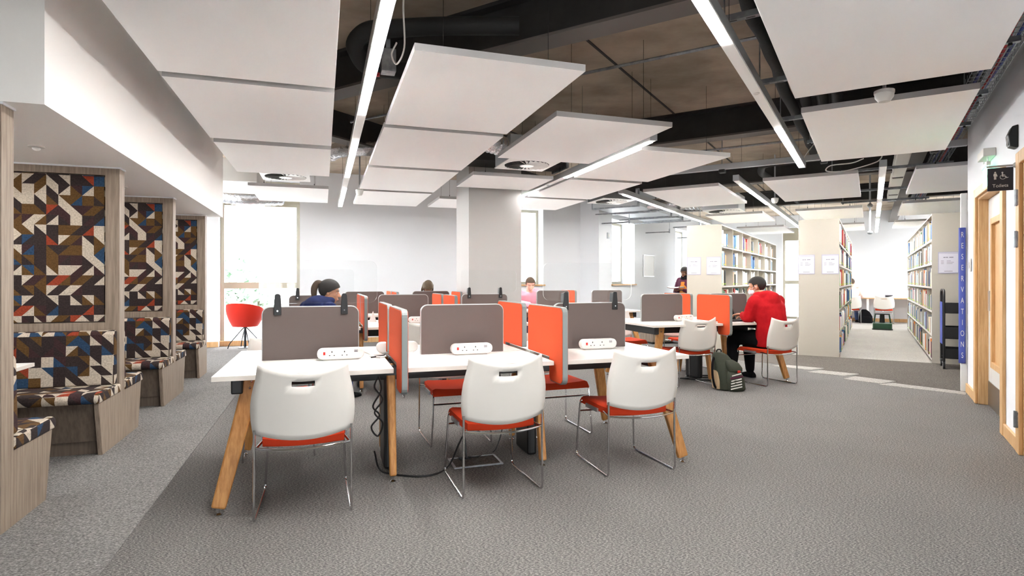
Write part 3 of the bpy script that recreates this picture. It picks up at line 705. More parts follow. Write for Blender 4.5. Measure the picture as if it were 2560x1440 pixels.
cable('desk_cable', [g(.26, 3.93, .78), g(.30, 3.95, .76), g(.33, 3.90, .748), g(.38, 3.88, .748), g(.40, 3.95, .75), g(.33, 4.0, .748), g(.30, 3.92, .75), g(.36, 3.86, .748)], .006, 'white_plastic', 'white cable coiled on nearest desk beside orange divider')
cable('desk_cable', [g(.30, 3.86, .75), g(.36, 3.90, .752), g(.40, 3.93, .753), g(.415, 3.84, .75), g(.405, 3.78, .75)], .005, 'black_plastic', 'thin black cable lying against the orange divider')
for k, pts in enumerate([[(4.35, 6.3, .01), (4.5, 6.1, .012), (4.75, 6.15, .012), (4.8, 6.35, .012), (4.5, 6.4, .012), (4.4, 6.2, .02), (4.6, 6.05, .01)], [(4.2, 6.35, .01), (4.4, 6.22, .02), (4.7, 6.2, .02), (4.85, 6.1, .01), (4.65, 6.0, .01), (4.45, 6.1, .01)]]):
    cable('floor_cable', [g(*p) for p in pts], .009, 'black_plastic', ['black cable loops on floor under the right desk', 'second tangle of black cable beside the backpack'][k])
fb = thing('floor_box', 'floor socket box with steel rim under the nearest desk', 'floor box', G1(1.0, 3.86, 0), R1)
for b in [(-.17, .17, -.11, -.095), (-.17, .17, .095, .11), (-.17, -.155, -.095, .095), (.155, .17, -.095, .095)]: ob('rim', MB().box(*b, 0, .008), 'galvanised', fb)
ob('lid', MB().box(-.155, .155, -.095, .095, 0, .005), 'carpet_dark', fb); ob('outlet', MB().box(-.1, -.01, .06, .095, .005, .02), 'black_plastic', fb, bevel=.004)
tag(ob('white_card', MB().prism([(0, 0), (.09, 0), (.05, .13)], -.03, .03, 'y'), 'white_plastic', loc=G1(.54, 7.3, .742), rz=R1), 'small folded white card on the second desk', 'card')
# ------------------------------------------------------------------ red tub chair by the window
def tub():
    t = thing('tub_chair', 'red upholstered tub chair on thin dark legs by window', 'chair', Vector((-4.98, 10.75, 0)), R1-.35)
    n, rows = 36, 9; vs, fs = [], []
    for lay in (0, 1):
        for i in range(rows):
            f = i/(rows-1)
            for j in range(n):
                a = 2*math.pi*j/n; back = .5-.5*math.sin(a)          # 1 at the back
                h = .205+.235*back**.7
                rr = (.215+.125*math.sin(f*1.45)**.9)*(1-.06*f**4)-lay*(.055*math.sin(math.pi*min(1, .12+f*.95)))
                z = .40+h*f if lay == 0 else .46+(h-.06)*f
                if lay == 1 and f > .99: z = .40+h
                vs.append((rr*math.cos(a)*1.02, rr*math.sin(a)*.97, z))
    k = rows*n
    for i in range(rows-1):
        for j in range(n):
            a, b = i*n+j, i*n+(j+1) % n
            fs.append((a, b, b+n, a+n)); fs.append((k+a, k+a+n, k+b+n, k+b))
    for j in range(n): a, b = (rows-1)*n+j, (rows-1)*n+(j+1) % n; fs.append((a, b, k+b, k+a))
    fs.append(tuple(range(n))[::-1])
    ob('shell', MB().add(vs, fs), 'tub_red', t, smooth=True)
    ob('seat', MB().lathe([(.02, .44), (.2, .44), (.225, .465), (.215, .49), (.02, .50)], (0, .01, 0), 28), 'tub_red', t, smooth=True)
    ob('post', MB().tube([(0, 0, .03), (0, 0, .40)], .022, 12), 'tub_leg', t, smooth=True)
    ob('base_plate', MB().lathe([(.12, 0), (.12, .012), (.02, .03)], n=20), 'tub_leg', t, smooth=True)
    for a in (40, 130, 220, 310):
        c, s = math.cos(math.radians(a)), math.sin(math.radians(a))
        ob('leg', MB().tube(fillet([(c*.02, s*.02, .38), (c*.06, s*.06, .34), (c*.27, s*.27, .09), (c*.30, s*.30, 0)], .05, 4), .009, 8), 'tub_leg', t, smooth=True)
tub()
# ------------------------------------------------------------------ booths
BOOTH = [3.53, 5.26, 6.94, 8.68]; UE = -1.5; UB = -4.15
wh = ['nearest', 'second', 'third', 'farthest']
for k, v in enumerate(BOOTH):
    p = thing('booth_partition', 'grey oak booth partition with triangle fabric panel, %s along the wall' % wh[k], 'partition', G1(0, v), R1, 'booth partitions')
    x1 = UE-.095
    for nm, b in (('stile', (x1, UE, -.06, .06, 0, 2.125)), ('bottom_rail', (UB, x1, -.06, .06, 0, .93)), ('top_rail', (UB, x1, -.06, .06, 2.065, 2.125)), ('core', (UB, x1, -.03, .03, .93, 2.065))):
        ob(nm, MB().box(*b), 'grey_oak', p, bevel=.002)
    for s in (-1, 1):
        ob('fabric_panel', MB().box(UB, x1-.006, min(s*.03, s*.052), max(s*.03, s*.052), .936, 2.06), 'tri_fabric', p, uv=True, bevel=.006)
    ob('ceiling_bead', MB().box(UB, UE+.008, -.066, .066, 2.118, 2.13), 'white_paint', p)
    for s in (-1, 1):
        if k == 3 and s == 1: continue
        if k == 0 and s == -1: continue
        b = thing('booth_bench', 'triangle-patterned bench on the %s side of the %s booth partition' % ('near' if s < 0 else 'far', wh[k]), 'bench', G1(0, v+s*.06), R1, 'booth benches')
        f = lambda ys: [(s*a, z) for a, z in (ys if s > 0 else ys[::-1])]
        ob('side_panel', MB().prism(f([(0, 0), (.36, 0), (.44, .385), (0, .385)]), UE-.03, UE, 'x'), 'grey_oak', b, bevel=.002)
        y0, y1 = sorted((s*.30, s*.32)); ob('front_panel', MB().prism(f([(.32, .1), (.335, .1), (.40, .385), (.385, .385)]), UB, UE-.03, 'x'), 'grey_oak_dark', b)
        ob('kick_board', MB().box(UB, UE-.035, min(s*.29, s*.31), max(s*.29, s*.31), 0, .1), 'grey_oak_dark', b)
        ob('seat_cushion', MB().prism(f([(.0, .385), (.46, .385), (.475, .415), (.46, .45), (.43, .462), (.0, .455)]), UB, UE+.012, 'x'), 'tri_fabric', b, uv=True, bevel=.022, seg=4, smooth=False)
        ob('back_cushion', MB().prism(f([(.004, .455), (.085, .455), (.066, .84), (.05, .868), (.004, .872)]), UB, UE-.012, 'x'), 'tri_fabric', b, uv=True, bevel=.018, seg=4)
bt = thing('booth_table', 'white booth table showing one corner between the nearest benches', 'table', G1(0, 4.40), R1)
tp = MB().box(UB, -1.84, -.30, .28, .675, .70); tp.m = [1, 0, 1, 1, 1, 1]; ob('table_top', tp, ['white_laminate', 'laminate_edge'], bt, bevel=.002)
ob('pedestal', MB().tube([(-2.7, 0, .03), (-2.7, 0, .675)], .04, 14), 'black_steel', bt, smooth=True); ob('foot_plate', MB().box(-3.0, -2.4, -.25, .25, 0, .03), 'black_steel', bt, bevel=.01)
# lamps and detectors in the bulkhead
for k, (v, tx_) in enumerate(((4.30, 'over the nearest booth'), (6.0, 'over the second booth'), (7.7, 'over the farthest booth'))):
    b = thing('recessed_light', 'slim recessed strip light in bulkhead '+tx_, 'light', G1(-2.15, v, 2.13), R1, 'bulkhead strip lights')
    ob('trim', MB().box(-.55, .06, -.05, .05, -.006, 0), 'white_metal', b); ob('lit_strip', MB().box(-.53, .04, -.035, .035, -.010, -.006), 'diffuser_lit', b)
for k, v in enumerate((4.55, 6.25, 8.0)):
    b = thing('presence_sensor', 'round white sensor in the bulkhead underside, %s from camera' % ORD[k], 'sensor', G1(-1.78, v, 2.13), R1, 'bulkhead sensors')
    ob('rose', MB().lathe([(.045, 0), (.045, -.008), (.02, -.014)], n=20), 'white_plastic', b, smooth=True); ob('dome', MB().ball((0, 0, -.012), .024, 12, sc=(1, 1, .8)), 'white_metal', b, smooth=True)
# ------------------------------------------------------------------ hung acoustic panels
def hung_panel(G, rz, a0, a1, b0, b1, label, group, z=2.6, wires=True):
    o = G((a0+a1)/2, (b0+b1)/2, z); t = thing('ceiling_panel', label, 'ceiling panel', o, rz, group); w, d = (a1-a0)/2, (b1-b0)/2
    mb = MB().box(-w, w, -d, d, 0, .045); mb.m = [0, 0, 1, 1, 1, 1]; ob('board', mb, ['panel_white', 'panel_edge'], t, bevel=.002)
    if wires:
        me = me_from(MB().tube([(0, 0, .05), (0, 0, .8)], .0018, 5).tube([(0, 0, .045), (0, 0, .09)], .006, 6), 'hanger_wire', ['black_steel'])
        for x in (-w+.2, w-.2):
            for y in (-d+.15, d-.25): link('hanger_wire', me, t, (x, y, 0))
    return t
def row(G, rz, a0, a1, spans, where, group):
    for k, (b0, b1) in enumerate(spans): hung_panel(G, rz, a0, a1, b0, b1, 'white ceiling panel %s, %s from the camera' % (where, ORD[k]), group)
row(G1, R1, -1.01, .08, [(2.55, 4.23), (4.33, 6.05), (6.22, 7.83), (8.9, 10.5)], 'in the row beside the booth bulkhead', 'panel row beside the bulkhead')
row(G1, R1, .51, 1.61, [(3.38, 5.06), (5.16, 6.90), (7.03, 8.74), (8.90, 10.5)], 'in the middle row right of the long lamp', 'middle panel row')
row(G1, R1, 1.82, 2.92, [(4.37, 6.05), (7.12, 8.10), (9.35, 10.5)], 'in the row leading to the column', 'panel row at the column')
row(G1, R1, 3.12, 4.22, [(5.22, 6.90), (7.05, 8.68), (8.84, 10.2)], 'in the row right of the angled lamp', 'panel row right of the angled lamp')
row(G2, R2, -.48, .65, [(2.4, 4.73), (5.17, 7.40)], 'in the row over the walkway by the doors', 'panel row by the doors')
row(G2, R2, -1.25, -.14, [(8.43, 10.83), (12.4, 14.4), (16.0, 18.0)], 'over the middle bookcase', 'panels over the middle bookcase')
row(G2, R2, .46, 1.57, [(8.5, 10.9), (12.15, 14.4), (15.9, 17.8)], 'over the right bookcase', 'panels over the right bookcase')
row(G2, R2, -2.95, -1.84, [(8.5, 10.7), (12.4, 14.2), (15.7, 18.0)], 'over the left bookcase', 'panels over the left bookcase')
# ------------------------------------------------------------------ linear lamps
def lamp(G, rz, a, b0, b1, lit, label):
    t = thing('linear_lamp', label, 'lamp', G(a, b0, 2.6), rz, 'suspended linear lamps'); L = b1-b0
    ob('housing', MB().box(-.038, .038, 0, L, .004, .078), 'aluminium', t, bevel=.003)
    ob('cover_strip', MB().box(-.034, .034, .01, L-.01, -.001, .006), 'white_metal', t)
    ob('end_cap', MB().box(-.039, .039, -.008, 0, 0, .08), 'duct_grey', t); ob('end_cap', MB().box(-.039, .039, L, L+.008, 0, .08), 'duct_grey', t)
    for s, e in lit:
        ob('lit_diffuser', MB().box(-.029, .029, s-b0, e-b0, -.006, -.0005), 'diffuser_lit', t)
    for s in [b0+.4+i*1.9 for i in range(int((L-.4)/1.9)+1)]:
        ob('suspension_wire', MB().tube([(0, s-b0, .078), (0, s-b0, .8)], .0018, 5), 'black_steel', t)
    for s in (b0+.9*L,): ob('sensor', MB().lathe([(.022, -.001), (.022, -.006), (.012, -.012)], (0, (b1-b0)*.5, 0), 14), 'white_plastic', t, smooth=True)
    return t
lamp(G1, R1, .30, 1.6, 10.96, [(1.7, 4.82), (5.75, 7.80), (8.72, 10.9)], 'long suspended linear lamp between first two panel rows')
lamp(G1, R1, 3.02, 4.84, 10.3, [(4.90, 6.95), (8.2, 10.2)], 'suspended linear lamp ending beside the square column')
lamp(G2, R2, -.70, 1.2, 7.68, [(1.3, 3.42), (5.6, 7.6)], 'suspended linear lamp beside the black pipes over the walkway')
lamp(G2, R2, -3.29, 8.45, 14.3, [(8.6, 11.3), (11.8, 14.1)], 'suspended linear lamp leading to the left bookcase')
lamp(G2, R2, -1.55, 8.2, 16.6, [(8.6, 11.0), (11.5, 16.4)], 'suspended linear lamp along the left bookcase aisle')
lamp(G2, R2, .12, 8.1, 19.0, [(9.0, 11.2), (11.9, 14.2), (14.9, 18.9)], 'suspended linear lamp down the right bookcase aisle')
# ------------------------------------------------------------------ steel beams and slab joints
def beam(name, mbx, label): return struct(ob(name, mbx, ['beam_dark', 'beam_flange_lit'], rz=R2), label)
for k, (q, p0, p1) in enumerate(((3.8, -5.5, 1.0), (7.5, -5.6, .92), (11.3, -5.2, 3.4), (15.0, -5.2, 3.4))):
    beam('beam', MB().box(p0, p1, q-.02, q+.02, 3.05, 3.4).box(p0, p1, q-.11, q+.11, 3.03, 3.052, 1).box(p0, p1, q-.11, q+.11, 3.37, 3.4), 'dark steel ceiling beam crossing above the panels, %s from camera' % ORD[k])
for k, (p, q0, q1) in enumerate(((-5.75, 3.0, 11.6), (.55, 8.4, 20.9))):
    beam('beam', MB().box(p-.02, p+.02, q0, q1, 3.05, 3.4).box(p-.11, p+.11, q0, q1, 3.03, 3.052, 1), ['dark steel beam running above the booth panels', 'dark steel beam above the right bookcase aisle'][k])
for p in (-4.4, -2.15, .15, 2.4): ob('slab_joint', MB().box(p-.012, p+.012, -2.5 if p < 1 else 8.4, 20.9 if p > -4 else 12, 3.392, 3.402), 'beam_dark', ceiling, rz=R2)
# ------------------------------------------------------------------ pipes
def pipe(name, pts, r, m, label, cat='pipe', n=10, path=True, group=None):
    return tag(ob(name, MB().tube(fillet(pts, .18, 6) if path else pts, r, n), m, smooth=True), label, cat, group)
for k, p in enumerate((-.62, -.50, -.38, -.26)):
    random.seed(20+k); pts = [G2(p+random.uniform(-.02, .02), q, 2.9+random.uniform(-.012, .012)) for q in [1.0+.35*i for i in range(22)]]
    pipe('insulated_pipe', pts, .048, 'black_foam', 'black insulated pipe over the walkway, %s right of the lamp' % ORD[k], group='black insulated pipe bundle')
pipe('insulated_pipe', [G2(-.45, 8.5, 2.86), G2(-1.25, 8.45, 2.84), G2(-1.38, 9.1, 2.84), G2(-1.30, 10.5, 2.84), G2(-1.25, 12.8, 2.84)], .05, 'black_foam', 'black insulated pipe bending beyond the walkway lamp')
pipe('insulated_pipe', [Vector(x) for x in ((.05, 4.0, 3.02), (-.5, 4.0, 3.02), (-1.02, 4.02, 3.0), (-1.12, 4.05, 2.92), (-1.10, 4.25, 2.84), (-.95, 4.3, 2.82), (-.3, 4.3, 2.82))], .062, 'black_foam', 'black insulated pipe elbow behind the long lamp')
tag(ob('red_valve', MB().box(-.05, .05, -.012, .012, -.012, .012), 'red_tape', loc=(-1.02, 4.22, 2.76)), 'red valve handle on the black pipe elbow', 'valve')
pipe('steel_conduit', [G2(-5.2, 4.75, 3.12), G2(.9, 4.75, 3.12)], .014, 'galvanised', 'thin steel conduit under the concrete soffit', n=8, path=False)
pipe('black_conduit', [G2(-3.9, 4.02, 3.2), G2(.9, 4.02, 3.2)], .022, 'black_plastic', 'black conduit along the nearest steel beam', n=8, path=False)
pipe('steel_conduit', [G2(-3.3, 7.95, 3.0), G2(.3, 7.95, 3.0)], .014, 'galvanised', 'steel conduit past the second ceiling beam', n=8, path=False)
for k, (q, p0, p1) in enumerate(((3.52, -.76, .82), (4.78, -.76, .80), (5.98, -.76, .80), (7.1, -.6, .82), (9.3, -.5, .9), (11.4, -.5, .9), (13.0, -.5, .9))):
    t = thing('strut_channel', 'slotted steel strut channel under the services, %s from camera' % ORD[k], 'bracket', G2(0, q, 2.76), R2, 'slotted strut channels')
    ob('channel', MB().box(p0, p1, -.02, .02, 0, .035), 'galvanised', t); ob('slots', MB().add(*(lambda bs: ([v for b in bs for v in b], [tuple(range(4*i, 4*i+4)) for i in range(len(bs))]))([[(p0+.05+i*.1, -.006, -.001), (p0+.10+i*.1, -.006, -.001), (p0+.10+i*.1, .006, -.001), (p0+.05+i*.1, .006, -.001)] for i in range(int((p1-p0-.1)/.1))])), 'dark_hole', t)
    for p in (p0+.03, p1-.05):
        ob('threaded_rod', MB().tube([(p, 0, -.02), (p, 0, .64)], .005, 6), 'galvanised', t); ob('nut', MB().tube([(p, 0, -.016), (p, 0, 0)], .011, 6), 'black_steel', t)
t = thing('support_rail', 'long grey steel rail crossing the ceiling beyond the lamps', 'rail', G2(0, 8.05, 2.74), R2)
ob('channel', MB().box(-4.0, .9, -.03, .03, 0, .075), 'duct_grey', t, bevel=.006)
for p in (-3.0, -1.7, -.5, .6):
    ob('threaded_rod', MB().tube([(p, 0, .07), (p, 0, .66)], .006, 6), 'galvanised', t); ob('clamp', MB().box(p-.035, p+.045, -.05, .05, -.045, .0), 'black_steel', t, bevel=.01)
# cable basket along the right wall
t = thing('cable_basket', 'wire cable basket tray along the wall over the doors', 'cable tray', G2(0, 0, 2.86), R2)
mb = MB()
for p in [.66+.035*i for i in range(7)]: mb.tube([(p, 2.4, 0), (p, 14.5, 0)], .0028, 5)
for i in range(120): q = 2.4+i*.1; mb.tube([(.66, q, .05), (.66, q, 0), (.87, q, 0), (.87, q, .05)], .0028, 5)
ob('wire_mesh', mb, 'galvanised', t)
for k, (m, p) in enumerate((('blue_mark', .72), ('black_plastic', .75), ('red_tape', .79), ('blue_mark', .82), ('black_plastic', .70))):
    random.seed(k); ob('data_cable', MB().tube([(p+random.uniform(-.02, .02), 2.4+i*.8, .014) for i in range(16)], .011, 6), m, t)
t = thing('white_duct', 'white wrapped service duct above the right aisle lamp', 'duct', G2(.38, 8.3, 2.98), R2)
for i in range(6): ob('duct_length', MB().box(-.09, .09, i*1.15, i*1.15+.98, 0, .16), 'insulation_white', t, bevel=.02); ob('joint_band', MB().box(-.075, .075, i*1.15+.98, i*1.15+1.15, .01, .15), 'black_foam', t)
# ------------------------------------------------------------------ ducts and diffusers
def swirl(G, rz, a, b, z, label, box_h=.28, s=.31, box_m='duct_grey'):
    t = thing('air_diffuser', label, 'diffuser', G(a, b, z), rz, 'square swirl air diffusers')
    n = 40; fs = []; ring = []
    sq = []
    for i in range(n):
        an = 2*math.pi*i/n; c, d = math.cos(an), math.sin(an); k = s/max(abs(c), abs(d)); sq.append((c*k, d*k, 0)); ring.append((c*s*.86, d*s*.86, 0))
    ob('face_plate', MB().add(sq+ring, [(i, (i+1) % n, n+(i+1) % n, n+i) for i in range(n)]).box(-s, s, -s, s, .004, .012, 0), 'white_metal', t)
    ob('dark_void', MB().lathe([(s*.86, .0035), (s*.86, .0038)], n=40), 'dark_hole', t)
    mb = MB()
    for i in range(26):
        an = 2*math.pi*i/26; x, y = Vector((math.cos(an), math.sin(an), 0)), Vector((-math.sin(an), math.cos(an), 0))
        p = [x*s*.24-y*.004, x*s*.84-y*.018, x*s*.84+y*.02, x*s*.24+y*.010]
        mb.add([p[0]+Vector((0, 0, .001)), p[1]+Vector((0, 0, .001)), p[2]+Vector((0, 0, -.012)), p[3]+Vector((0, 0, -.006))], [(0, 1, 2, 3)])
    ob('swirl_vanes', mb, 'white_metal', t); ob('hub', MB().lathe([(s*.27, -.006), (s*.26, -.012), (.01, -.013)], n=24), 'white_metal', t, smooth=True)
    ob('plenum_box', MB().box(-s*.97, s*.97, -s*.97, s*.97, .012, box_h), box_m, t)
    return t
swirl(G1, R1, 2.30, 6.44, 2.62, 'square swirl diffuser in front of the column panel')
swirl(G1, R1, -.48, 8.40, 2.66, 'square swirl diffuser above the tall window corner', box_m='white_metal')
swirl(G1, R1, 4.75, 8.95, 2.62, 'square swirl diffuser under a dark duct past the column', box_h=.45, box_m='beam_dark')
swirl(G2, R2, -2.40, 11.55, 2.58, 'square swirl diffuser over the left bookcase end', s=.33, box_h=.3)
def flex(pts, r, label):
    P = smooth_path(pts, 14); rr = [r*(1+.06*math.sin(i*2.4)) for i in range(len(P))]
    return tag(ob('foil_duct', MB().tube(P, rr, 16), 'foil', smooth=True), label, 'duct', 'crinkled foil ducts')
flex([G2(-2.72, 11.5, 2.76), G2(-3.2, 11.6, 2.80), G2(-3.9, 11.55, 2.80)], .13, 'crinkled silver foil duct feeding the bookcase diffuser')
flex([G1(2.0, 6.3, 2.78), G1(1.72, 6.25, 2.82), G1(1.3, 6.3, 2.92)], .11, 'crinkled silver foil duct between panel rows')
flex([G1(-1.7, 11.2, 2.76), G1(-1.2, 11.0, 2.70), G1(-.7, 11.2, 2.76)], .14, 'crinkled silver foil duct over the tall window')
flex([G1(.1, 8.35, 3.0), G1(.25, 8.1, 3.02), G1(.9, 7.9, 3.05)], .1, 'crinkled silver foil duct beside the long lamp')
t = thing('fan_coil', 'white boxed fan coil unit hung over the tall window', 'air unit', G1(-1.35, 9.9, 2.72), R1)
ob('casing', MB().box(-.42, .42, -.55, .75, 0, .34), 'white_metal', t, bevel=.01); ob('outlet', MB().box(-.3, .3, .75, .9, .05, .29), 'foil', t)
for x in (-.38, .38):
    for y in (-.5, .7): ob('hanger_rod', MB().tube([(x, y, .34), (x, y, .68)], .005, 6), 'black_steel', t)
t = thing('sheet_duct', 'wide galvanised sheet duct along the diagonal wall', 'duct', G2(-4.35, 10.9, 2.74), R2)
ob('duct_run', MB().box(-.5, .45, 0, 3.2, 0, .3), 'duct_grey', t, bevel=.004)
for q in (.02, 1.1, 2.2, 3.14): ob('flange', MB().box(-.53, .48, q, q+.04, -.03, .33), 'galvanised', t)
for q in (.6, 2.0, 3.0): ob('hanger_rail', MB().tube([(-.7, q, -.06), (.7, q, -.06)], .012, 8), 'galvanised', t)
t = thing('sheet_duct', 'dark painted duct running behind the column panel', 'duct', G1(1.9, 7.15, 2.78), R1)
ob('duct_run', MB().box(-.25, 1.2, -.1, .35, 0, .34), 'beam_dark', t); ob('flange', MB().box(1.16, 1.2, -.13, .38, -.03, .37), 'galvanised', t)
# detectors and small ceiling things
def dome(G, rz, a, b, z, label, r=.055):
    t = thing('ceiling_sensor', label, 'sensor', G(a, b, z), rz, 'white ceiling sensors')
    ob('stem', MB().tube([(0, 0, .02), (0, 0, 3.38-z)], .012, 8), 'duct_grey', t); ob('collar', MB().lathe([(r*1.05, 0), (r*1.05, .022), (r*.7, .03)], n=20), 'white_plastic', t, smooth=True)
    ob('dome', MB().lathe([(r, 0), (r*.95, -.028), (r*.6, -.058), (.004, -.066)], n=20), 'white_plastic', t, smooth=True)
dome(G2, R2, .08, 4.95, 2.60, 'white dome sensor between the two big walkway panels', .062)
dome(G2, R2, -1.38, 10.6, 2.62, 'white dome sensor near the left aisle lamp')
dome(G1, R1, .52, 8.85, 2.58, 'white dome sensor near the far end of the long lamp')
dome(G2, R2, -2.85, 4.72, 3.02, 'round white smoke detector on the steel conduit', .05)
cable('lamp_cable', [G2(-.08, 8.12, 2.72), G2(-.2, 8.0, 2.66), G2(-.42, 8.05, 2.66), G2(-.48, 8.3, 2.64), G2(-.3, 8.42, 2.64), G2(0, 8.25, 2.67), G2(.1, 8.2, 2.72), G2(.12, 8.15, 2.85)], .007, 'white_plastic', 'white cable loop at the right aisle lamp end')
cable('lamp_cable', [G2(-.68, 7.6, 2.70), G2(-.6, 7.62, 2.82), G2(-.5, 7.55, 2.9), G2(-.3, 7.5, 2.95)], .006, 'white_plastic', 'white cable arching over the walkway lamp end')
cable('lamp_cable', [G1(.42, 3.3, 3.3), G1(.45, 3.35, 3.0), G1(.46, 3.5, 2.9), G1(.50, 3.75, 2.76), G1(.47, 3.9, 2.70), G1(.43, 3.85, 2.74), G1(.45, 3.75, 2.78)], .006, 'white_plastic', 'pale cable dropping beside the middle panel row')
t = thing('junction_box', 'grey steel junction box beside the long lamp', 'box', G1(.44, 4.15, 2.72), R1)
ob('body', MB().box(-.05, .05, -.05, .05, 0, .16), 'galvanised', t, bevel=.004); ob('bracket', MB().bar((0, 0, .16), (0, 0, .66), .03, .004), 'galvanised', t)
t = thing('strut_channel', 'slotted bracket end beside the long lamp', 'bracket', G1(.36, 3.12, 2.8), R1)
ob('channel', MB().box(-.02, .24, -.02, .02, 0, .03), 'galvanised', t); ob('threaded_rod', MB().tube([(.2, 0, .03), (.2, 0, .6)], .005, 6), 'galvanised', t)
t = thing('drop_rod', 'thin grey drop rod with ball end beside the aisle lamp', 'rod', G2(-.02, 13.2, 2.16), R2)
ob('rod', MB().tube([(0, 0, .04), (0, 0, 1.2)], .016, 8), 'duct_grey', t); ob('ball', MB().ball((0, 0, .03), .05, 12, sc=(1, 1, .7)), 'duct_grey', t, smooth=True); ob('joint', MB().ball((0, 0, .55), .05, 10), 'duct_grey', t, smooth=True)
for k, (p, q) in enumerate(((-4.8, 12.2), (-4.8, 15.2), (-3.7, 14.0), (-4.6, 17.5))):
    t = thing('pipe_bracket', 'short steel pipe bracket on the diagonal wall side, %s along' % ORD[k], 'bracket', G2(p, q, 2.55), R2, 'wall pipe brackets')
    ob('arm', MB().tube([(-.4, 0, 0), (.25, 0, 0)], .014, 8), 'galvanised', t); ob('clamp', MB().tube([(.25, 0, -.03), (.25, 0, .08)], .02, 8), 'galvanised', t); ob('threaded_rod', MB().tube([(.25, 0, .08), (.25, 0, .85)], .006, 6), 'galvanised', t)
# ------------------------------------------------------------------ bookcases
BAY, NB, NR, RH, Z0 = .99, 7, 6, .362, .075
Q0, Q1 = 10.8, 10.8+.99*7
def bookcase(name, p0, p1, label, sides):
    t = thing('bookcase', label, 'bookcase', G2(p0, Q0, 0), R2, 'long cream library bookcases'); w = p1-p0; L = Q1-Q0
    for y in (-.02, L): ob('end_panel', MB().box(0, w, y, y+.02, 0, 2.27), 'shelf_cream', t, bevel=.002)
    ob('back_panel', MB().box(w/2-.006, w/2+.006, 0, L, .05, 2.24), 'shelf_cream', t)
    ob('plinth', MB().box(.02, w-.02, 0, L, 0, Z0-.02), 'shelf_cream', t); ob('top_cover', MB().box(0, w, 0, L, 2.245, 2.265), 'shelf_cream', t)
    for s in sides:
        x0, x1 = (0, w/2-.008) if s < 0 else (w/2+.008, w)
        um = me_from(MB().box(x0+.004, x1-.004, -.009, .009, Z0-.02, 2.245), 'upright', ['shelf_cream'])
        hole = MB()
        for k in range(1, NB): link('upright', um, t, (0, k*BAY, 0))
        e0, e1 = (0, .014) if s < 0 else (w-.014, w)
        sm = me_from(MB().box(x0, x1, .009, BAY-.009, -.012, 0, 0).box(e0, e1, .009, BAY-.009, -.03, 0, 0), 'shelf', ['shelf_white'])
        for b in range(NB):
            for r in range(NR): link('shelf', sm, t, (0, b*BAY, Z0+r*RH))
    return t
CASES = {'left': (-2.90, -2.28, 1), 'middle': (-1.04, -.44, 1), 'right': (.78, 1.40, -1)}
for nm, (p0, p1, s) in CASES.items():
    bookcase(nm, p0, p1, {'left': 'long cream bookcase nearest the diagonal wall, full of books', 'middle': 'long cream bookcase in the middle, end panel with two notices', 'right': 'long cream bookcase on the far right behind the black trolley'}[nm], (-1, 1))
BC = {'white': (236, 234, 230), 'cream': (226, 214, 190), 'pale blue': (188, 210, 226), 'navy': (34, 48, 96), 'blue': (48, 104, 160), 'red': (186, 44, 40), 'orange': (232, 132, 40), 'black': (30, 29, 32), 'grey': (140, 142, 148), 'green': (84, 128, 84), 'tan': (196, 150, 92), 'maroon': (104, 42, 50), 'teal': (60, 132, 146), 'purple': (96, 84, 140)}
WT = {'white': 9, 'cream': 4, 'pale blue': 4, 'navy': 3, 'blue': 3, 'red': 2, 'orange': 1.2, 'black': 2.2, 'grey': 2.5, 'green': 1.6, 'tan': 1.4, 'maroon': 1.3, 'teal': 1.2, 'purple': 1}
mat('book_page', (238, 232, 218), .9)
bmesh_by = {}
for c, rgb in BC.items():
    mat('cover_'+c.replace(' ', '_'), rgb, .5)
    m = MB().box(-.5, -.42, 0, 1, 0, 1).box(.42, .5, 0, 1, 0, 1).box(-.42, .42, 0, .04, 0, 1).box(-.42, .42, .04, .97, .015, .985, 1)
    lb = MB(); lb.v, lb.f, lb.m = list(m.v), list(m.f), list(m.m); lb.box(-.44, .44, -.006, 0, .06, .16, 2)
    bmesh_by[c] = (me_from(m, 'book', ['cover_'+c.replace(' ', '_'), 'book_page']), me_from(lb, 'book', ['cover_'+c.replace(' ', '_'), 'book_page', 'lime_label']), lb)
random.seed(42)
rest = MB(); rest_m = ['cover_'+c.replace(' ', '_') for c in BC]+['book_page', 'lime_label']; cidx = {c: i for i, c in enumerate(BC)}
names = ['bottom', 'fifth', 'fourth', 'third', 'second', 'top']; nbk = 0
